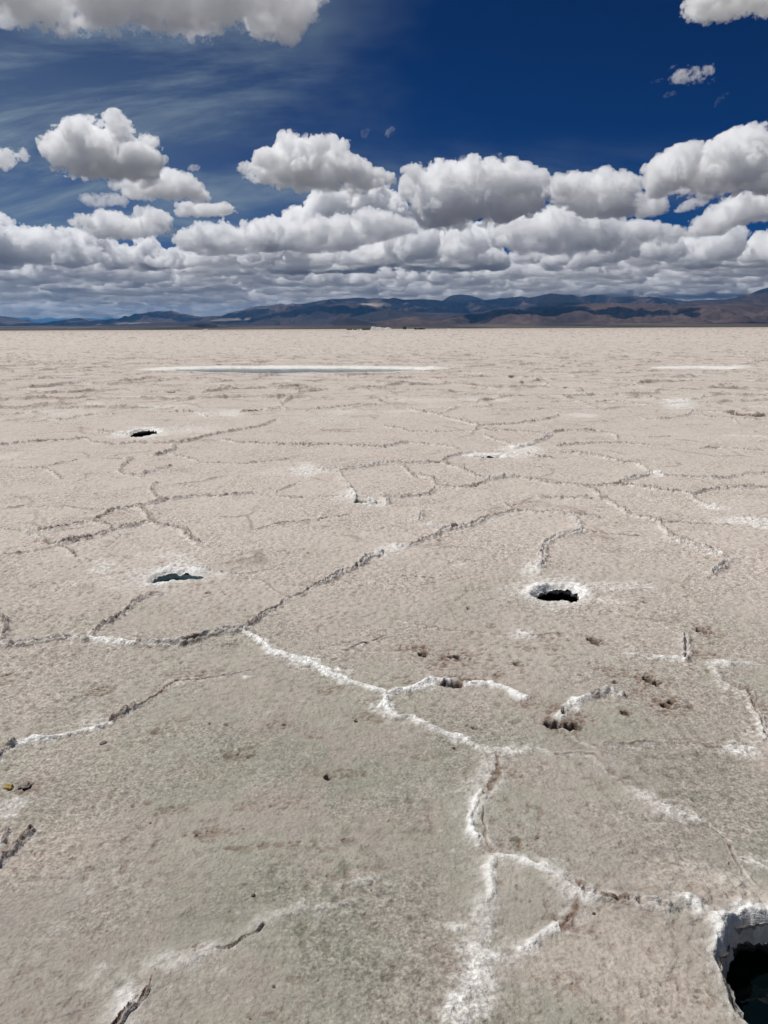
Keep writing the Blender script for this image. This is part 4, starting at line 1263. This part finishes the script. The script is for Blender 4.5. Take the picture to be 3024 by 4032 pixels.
# the far deck: a field of cumulus on one common base height, row behind row, that reads as one mass
def deck(label, y0, y1, n, R0_, R1_, seed, dens=5, vpx=4.6, tall=1.0, u0=-250, u1=3300):
    rng = np.random.default_rng(seed); D = (y0 + y1) / 2; s = D / F; vox = vpx * s
    B = []
    xa, xb = (u0 - CX) * D / F, (u1 - CX) * D / F
    for i in range(n):
        x = rng.uniform(xa, xb); y = rng.uniform(y0 - D, y1 - D); R = R0_ + (R1_ - R0_) * rng.random() ** 1.6
        for j in range(rng.integers(5, 11)):
            a = rng.uniform(0, 2 * math.pi); q = rng.random() ** .5; r_ = R * rng.uniform(.28, .62)
            B.append((x + math.cos(a) * q * R * 1.7, y + math.sin(a) * q * R * 1.0, HB + r_ * .45 + (1 - q) * R * rng.uniform(.2, .9) * tall, r_))
    B = np.array(B); rm = (R0_ + R1_) / 2 * .75
    mn = np.array([xa - R1_ * 2, HB]); mx = np.array([xb + R1_ * 2, (B[:, 2] + B[:, 3]).max()])
    puff(B, D, vox, rm, mn, mx, rng, .8, 1.0, True, 0, dens, s, label, None, 'stuff')
deck('grey cloud deck of small heaps behind the front clouds', 18500, 23500, 70, 350, 800, 71)
deck('second row of the far cloud deck', 24500, 30500, 85, 400, 950, 72)
deck('third row of the far cloud deck over the foothills', 32000, 40000, 70, 600, 1500, 73, dens=4)
deck('fourth row of the far cloud deck over the range', 42000, 54000, 60, 900, 2200, 74, dens=3)
deck('farthest rows of the cloud deck on the skyline', 57000, 78000, 70, 1100, 2600, 75, dens=3)
deck('last pale rows of cloud behind the mountain crests', 84000, 120000, 80, 1500, 3600, 76, dens=3)
cloud('smooth dark grey rain cloud low at the far left over the hills', 'S', '-400,1085 -100,1075 150,1085 330,1080 480,1100 520,1135 430,1170 200,1185 -100,1190 -400,1190', 1160, 77, group=G1, dens=3, depth=2.5, wisp=.5, detail=.3, fill=2)


# ------------------------------------------------------------------ things far out on the flat and stones near by
PX = 0.0
def ground_at(u, v, D=None):
    if D is None: return gpt(u, v)
    d = ray(u, v); t = D / d[1]; return np.array([d[0] * t, D])
white_salt = simple_mat('heaped_salt', (.52, .50, .45), .9, .2, .6, .12)
def heap(label, u, D, w_, h, dp, seed, group=None, lobes=5):
    """a loose salt heap: overlapping cones of slumped salt on the flat"""
    rng = np.random.default_rng(seed); p = ground_at(u, HV, D); n = 70
    xs = np.linspace(-w_ / 2 * 1.1, w_ / 2 * 1.1, n); ys = np.linspace(-dp / 2 * 1.1, dp / 2 * 1.1, 28)
    Xg, Yg = np.meshgrid(xs, ys, indexing='ij'); z = np.full(Xg.shape, -.3)
    for i in range(lobes):
        cx = (i + .5) / lobes * w_ - w_ / 2 + rng.uniform(-.05, .05) * w_; hh = h * rng.uniform(.72, 1); rr_ = max(w_ / lobes * .95, hh * 1.3)
        q = np.hypot((Xg - cx) / rr_, Yg / (dp / 2)); z = np.maximum(z, hh * (1 - q ** 1.5) - .05)
    z = z + .12 * h * perlin(Xg / (h * .9) + seed, Yg / (h * .9), 400) * (z > 0) + .05 * h * perlin(Xg / (h * .3), Yg / (h * .3), 401)
    I = np.arange(n * 28).reshape(n, 28); Q = np.stack([I[:-1, :-1], I[1:, :-1], I[1:, 1:], I[:-1, 1:]], -1).reshape(-1, 4)
    o = mesh_np('salt_pile', np.stack([Xg, Yg, z], -1).reshape(-1, 3), Q, [white_salt]); o.location = (p[0], p[1], 0)
    tag(o, label, 'salt pile', group); return o
DD = 900.0
mpx = DD / F      # metres per picture pixel out there
heap('left and taller of the two white salt heaps on the skyline', 1484, DD, 40 * mpx, 3.9, 9, 1, 'salt heaps on the skyline')
heap('right and lower of the two white salt heaps on the skyline', 1523, DD + 4, 34 * mpx, 3.3, 9, 2, 'salt heaps on the skyline', 4)
heap('small lone white salt heap on the skyline left of centre', 810, DD, 16 * mpx, 2.3, 4, 3, 'salt heaps on the skyline', 2)
heap('tiny white salt heap far left on the skyline', 484, DD + 60, 9 * mpx, .9, 3, 4, 'salt heaps on the skyline', 2)
heap('low pale salt mound on the skyline right of the parked vehicles', 1768, DD + 80, 14 * mpx, 1.4, 4, 5, 'salt heaps on the skyline', 2)

def boxes(bs):
    """closed bevelled boxes (x0,x1,y0,y1,z0,z1,taper) in one mesh"""
    import bmesh
    bm = bmesh.new()
    for x0, x1, y0, y1, z0, z1, tp in bs:
        r_ = bmesh.ops.create_cube(bm, size=1)
        for v in r_['verts']:
            k_ = 1 - tp if v.co.z > 0 else 1
            v.co = Vector(((x0 + x1) / 2 + v.co.x * (x1 - x0) * k_, (y0 + y1) / 2 + v.co.y * (y1 - y0) * (1 - (1 - k_) * .5), z0 + (v.co.z + .5) * (z1 - z0)))
    bmesh.ops.bevel(bm, geom=bm.edges[:], offset=.04, segments=2, affect='EDGES', clamp_overlap=True)
    return bm
def bm_obj(name, bm, mat, parent=None, smooth=False):
    me = bpy.data.meshes.new(name); bm.to_mesh(me); bm.free(); me.materials.append(mat)
    if smooth: me.polygons.foreach_set('use_smooth', np.ones(len(me.polygons), bool))
    o = bpy.data.objects.new(name, me); COL.objects.link(o); o.parent = parent; return o
def wheel_bm(x, y, r_, w_):
    import bmesh
    bm = bmesh.new(); bmesh.ops.create_cone(bm, cap_ends=True, segments=24, radius1=r_, radius2=r_, depth=w_)
    bmesh.ops.rotate(bm, verts=bm.verts, cent=(0, 0, 0), matrix=Matrix.Rotation(math.pi / 2, 3, 'X')); bmesh.ops.translate(bm, verts=bm.verts, vec=(x, y, r_)); return bm
def empty(name, x, y, rz=0):
    o = bpy.data.objects.new(name, None); COL.objects.link(o); o.location = (x, y, 0); o.rotation_euler.z = rz; return o
rubber = simple_mat('tyre_rubber', (.02, .02, .02), .8); glass_m = simple_mat('dark_car_glass', (.02, .025, .03), .1, .6)
def car(label, u, D, col, L_=4.6, Wd=1.85, Hc=1.65, rz=0., van=False):
    p = ground_at(u, HV, D); e = empty('parked_car', p[0], p[1], rz); tag(e, label, 'car', 'vehicles parked on the far flat')
    m = simple_mat('car_paint', col, .3, .5)
    bm_obj('body', boxes([(-L_ / 2, L_ / 2, -Wd / 2, Wd / 2, .32, Hc * .60, .04)]), m, e)
    bm_obj('cabin', boxes([(-L_ * (.46 if van else .30), L_ * .24, -Wd / 2 * .93, Wd / 2 * .93, Hc * .60, Hc, .16)]), m, e)
    bm_obj('window', boxes([(-L_ * (.40 if van else .26), L_ * .20, -Wd / 2 * .95, Wd / 2 * .95, Hc * .66, Hc * .90, .12)]), glass_m, e)
    for sx__ in (-1, 1):
        for sy__ in (-1, 1): bm_obj('wheel', wheel_bm(sx__ * L_ * .31, sy__ * (Wd / 2 - .08), .34, .22), rubber, e)
    return e
# tall dark lorry seen end on, with a wide load box
p = ground_at(1593, HV, DD); e = empty('truck', p[0], p[1]); tag(e, 'tall dark truck seen end on, alone right of the white salt heaps', 'truck', 'vehicles parked on the far flat')
dk = simple_mat('dark_truck_paint', (.022, .02, .02), .6)
bm_obj('cargo_box', boxes([(-1.55, 1.55, -3.5, 2.5, 1.25, 3.0, .03)]), dk, e)
bm_obj('chassis', boxes([(-1.1, 1.1, -3.4, 4.2, .75, 1.15, 0)]), dk, e)
bm_obj('cab', boxes([(-1.2, 1.2, 2.6, 4.4, 1.17, 2.7, .08)]), dk, e)
for sx__ in (-1, 1):
    for yy in (-2.4, -1.0, 3.2):
        w__ = wheel_bm(0, 0, .62, .5); 
        import bmesh
        bmesh.ops.rotate(w__, verts=w__.verts, cent=(0, 0, .62), matrix=Matrix.Rotation(math.pi / 2, 3, 'Z')); bmesh.ops.translate(w__, verts=w__.verts, vec=(sx__ * 1.35, yy, 0))
        bm_obj('wheel', w__, rubber, e)
car('dark car, leftmost of the parked row right of the truck', 1636, DD, (.02, .02, .022), L_=3.2, Hc=1.9, rz=1.2)
car('second dark car of the parked row right of the truck', 1648, DD + 3, (.025, .025, .03), Hc=1.45)
car('black car with high roof, third of the parked row right of the truck', 1660, DD - 2, (.018, .018, .02), Hc=1.85, van=True)
car('pale grey car at the right end of the parked row', 1668, DD + 6, (.30, .31, .33), Hc=1.5)
# low sheds left of the salt heaps
shed_d = simple_mat('dark_shed_wall', (.03, .028, .027), .9, .2, 1.5); shed_g = simple_mat('grey_shed_wall', (.14, .13, .12), .9, .2, 1.5); roof_m = simple_mat('shed_roof', (.10, .095, .09), .7)
def shed(label, u, D, w_, h, m):
    p = ground_at(u, HV, D); e = empty('shed', p[0], p[1]); tag(e, label, 'shed', 'low sheds on the skyline')
    bm_obj('wall', boxes([(-w_ / 2, w_ / 2, -2, 2, -.05, h, 0)]), m, e)
    bm_obj('roof', boxes([(-w_ / 2 - .25, w_ / 2 + .25, -2.3, 2.3, h + .003, h + .22, .02)]), roof_m, e)
    bm_obj('door', boxes([(-.5, .5, -2.06, -2.003, .02, min(2, h * .85), 0)]), roof_m, e)
shed('long low black shed just left of the white salt heaps', 1441, DD + 10, 31 * mpx, 1.25, shed_d)
shed('pale narrow hut between the two dark sheds', 1413, DD + 8, 3.2 * mpx, 1.6, white_salt)
shed('thin grey shed farthest left of the salt heaps', 1376, DD + 40, 22 * mpx, .9, shed_g)
shed('faint low grey shed left of the pale hut', 1398, DD + 60, 15 * mpx, .8, shed_g)
# people standing on the flat, far away
cloth = [simple_mat('dark_clothes', (.03, .03, .04), .9), simple_mat('brown_clothes', (.12, .07, .05), .9)]
skin = simple_mat('skin', (.35, .22, .16), .6)
def person(label, u, D, m, seed):
    import bmesh
    p = ground_at(u, HV, D)
    J = [(0, 0, .95), (0, 0, 1.2), (0, 0, 1.42), (0, 0, 1.55), (0, 0, 1.68), (.1, 0, .9), (.12, .04, .5), (.13, 0, .06), (-.1, 0, .9), (-.12, -.04, .5), (-.13, 0, .06), (.2, 0, 1.4), (.26, .02, 1.12), (.27, .06, .86), (-.2, 0, 1.4), (-.26, .02, 1.12), (-.27, -.05, .86)]
    E_ = [(0, 1), (1, 2), (2, 3), (3, 4), (0, 5), (5, 6), (6, 7), (0, 8), (8, 9), (9, 10), (2, 11), (11, 12), (12, 13), (2, 14), (14, 15), (15, 16)]
    Rr = [.15, .14, .15, .06, .105, .10, .07, .055, .10, .07, .055, .065, .05, .04, .065, .05, .04]
    me = bpy.data.meshes.new('person'); me.from_pydata(J, E_, []); o = bpy.data.objects.new('person', me); COL.objects.link(o)
    sk = o.modifiers.new('skin', 'SKIN'); 
    for i, r_ in enumerate(Rr): me.skin_vertices[0].data[i].radius = (r_, r_ * .8) if me.skin_vertices else (r_, r_)
    me.skin_vertices[0].data[0].use_root = True
    su = o.modifiers.new('sub', 'SUBSURF'); su.render_levels = 1
    me.materials.append(m); o.location = (p[0], p[1], 0); tag(o, label, 'person', 'people standing far out on the flat'); return o
for i, (u, l) in enumerate(((1684, 'leftmost of the tiny standing figures right of the parked cars'), (1690, 'second tiny standing figure right of the parked cars'), (1694, 'third tiny figure, close beside the second, right of the cars'), (1726, 'tiny lone standing figure well right of the parked cars'))):
    try: person(l, u, DD + 5 * i, cloth[i % 2], i)
    except Exception as ex: print('person', ex)

# stones and clods lying on the crust
def zg(x, y):
    r_ = math.hypot(x, y); i = min(np.searchsorted(RR, r_), nr - 1); j = np.searchsorted(TH, math.atan2(x, y)); return float(Hh[i, j])
def stone(name, label, c, x, y, wpx, col, flat=.6, seed=0, lumpy=.3, cat='stone'):
    import bmesh
    p = W(c, x, y); q = W(c, x + wpx, y); r_ = np.linalg.norm(q - p)
    bm = bmesh.new(); bmesh.ops.create_icosphere(bm, subdivisions=4, radius=1)
    from mathutils import noise as mn
    for v in bm.verts:
        d = v.co.normalized(); n_ = mn.noise(d * 1.3 + Vector((seed, 0, 0))) * lumpy + mn.noise(d * 3.5 + Vector((0, seed, 0))) * lumpy * .45
        v.co = d * (1 + n_); v.co.z *= flat; v.co.x *= 1.15
    s_ = r_ * .9
    for v in bm.verts: v.co *= s_
    o = bm_obj(name, bm, simple_mat(name + '_surface', col, .85, .2, 1.2 / max(s_, .004), .35), None, True)
    o.location = (p[0], p[1], zg(p[0], p[1]) + s_ * flat * .45); o.rotation_euler.z = seed * 1.3; tag(o, label, cat); return o
stone('stone', 'brown flat stone lying alone on the crust left of centre', 'C', 447, 912, 16, (.16, .125, .115), .5, 1)
stone('stone', 'small reddish brown stone on the rusty stain near the big hole', 'G', 789, 654, 9, (.12, .055, .04), .75, 2)
stone('stone', 'small dull brown stone just right of the rusty stain stone', 'G', 905, 628, 7, (.13, .075, .055), .7, 3)
stone('stone', 'tiny grey pebble in the middle of the smooth plate', 'G', 660, 295, 8, (.16, .14, .125), .6, 4)
stone('stone', 'black round pebble on the plate left of the thin curved crack', 'G', 1496, 412, 9, (.02, .018, .018), .7, 5)
stone('stone', 'tiny dark pebble above the black round pebble', 'G', 1412, 331, 5, (.04, .035, .03), .7, 6)
stone('clod', 'ochre yellow clod at the left edge of the picture', 'E', 36, 78, 20, (.34, .24, .09), .6, 7, .5, 'clod')
stone('clod', 'dark grey brown clod beside the ochre clod at the left edge', 'E', 112, 72, 24, (.20, .17, .15), .45, 8, .6, 'clod')
stone('stone', 'small grey stone, left of a pair on the plate above the white seam', 'C', 902, 262, 9, (.22, .19, .17), .7, 9)
stone('stone', 'smaller grey stone, right of the pair above the white seam', 'C', 975, 267, 7, (.20, .175, .155), .7, 10)
stone('stone', 'tiny dark chip on the pale crust at upper middle', 'C', 1332, 88, 4, (.06, .05, .045), .6, 11)
print('things', round(time.time() - T0, 1))
# ------------------------------------------------------------------ air
HZ = 1150.0; S_ = 42000.0
bpy.ops.mesh.primitive_cube_add(size=1, location=(0, 0, (HZ - 70) / 2)); hz = bpy.context.object; hz.name = 'haze'; hz.data.name = 'haze'
hz.scale = (2 * S_, 2 * S_, HZ + 70)
k = NT('air'); pv = k.n('ShaderNodeVolumePrincipled'); pv.inputs['Density'].default_value = 1.7e-5; pv.inputs['Color'].default_value = (.11, .38, .88, 1); pv.inputs['Anisotropy'].default_value = .3
k.l(pv.outputs[0], k.out.inputs['Volume']); hz.data.materials.append(k.m)
tag(hz, 'thin bluish air in front of the far mountains', kind='stuff')

# ------------------------------------------------------------------ render settings
sc.cycles.volume_bounces = 18; sc.cycles.max_bounces = 20; sc.cycles.diffuse_bounces = 3; sc.cycles.glossy_bounces = 3; sc.cycles.transparent_max_bounces = 32
sc.cycles.use_denoising = True
print('done', round(time.time() - T0, 1))
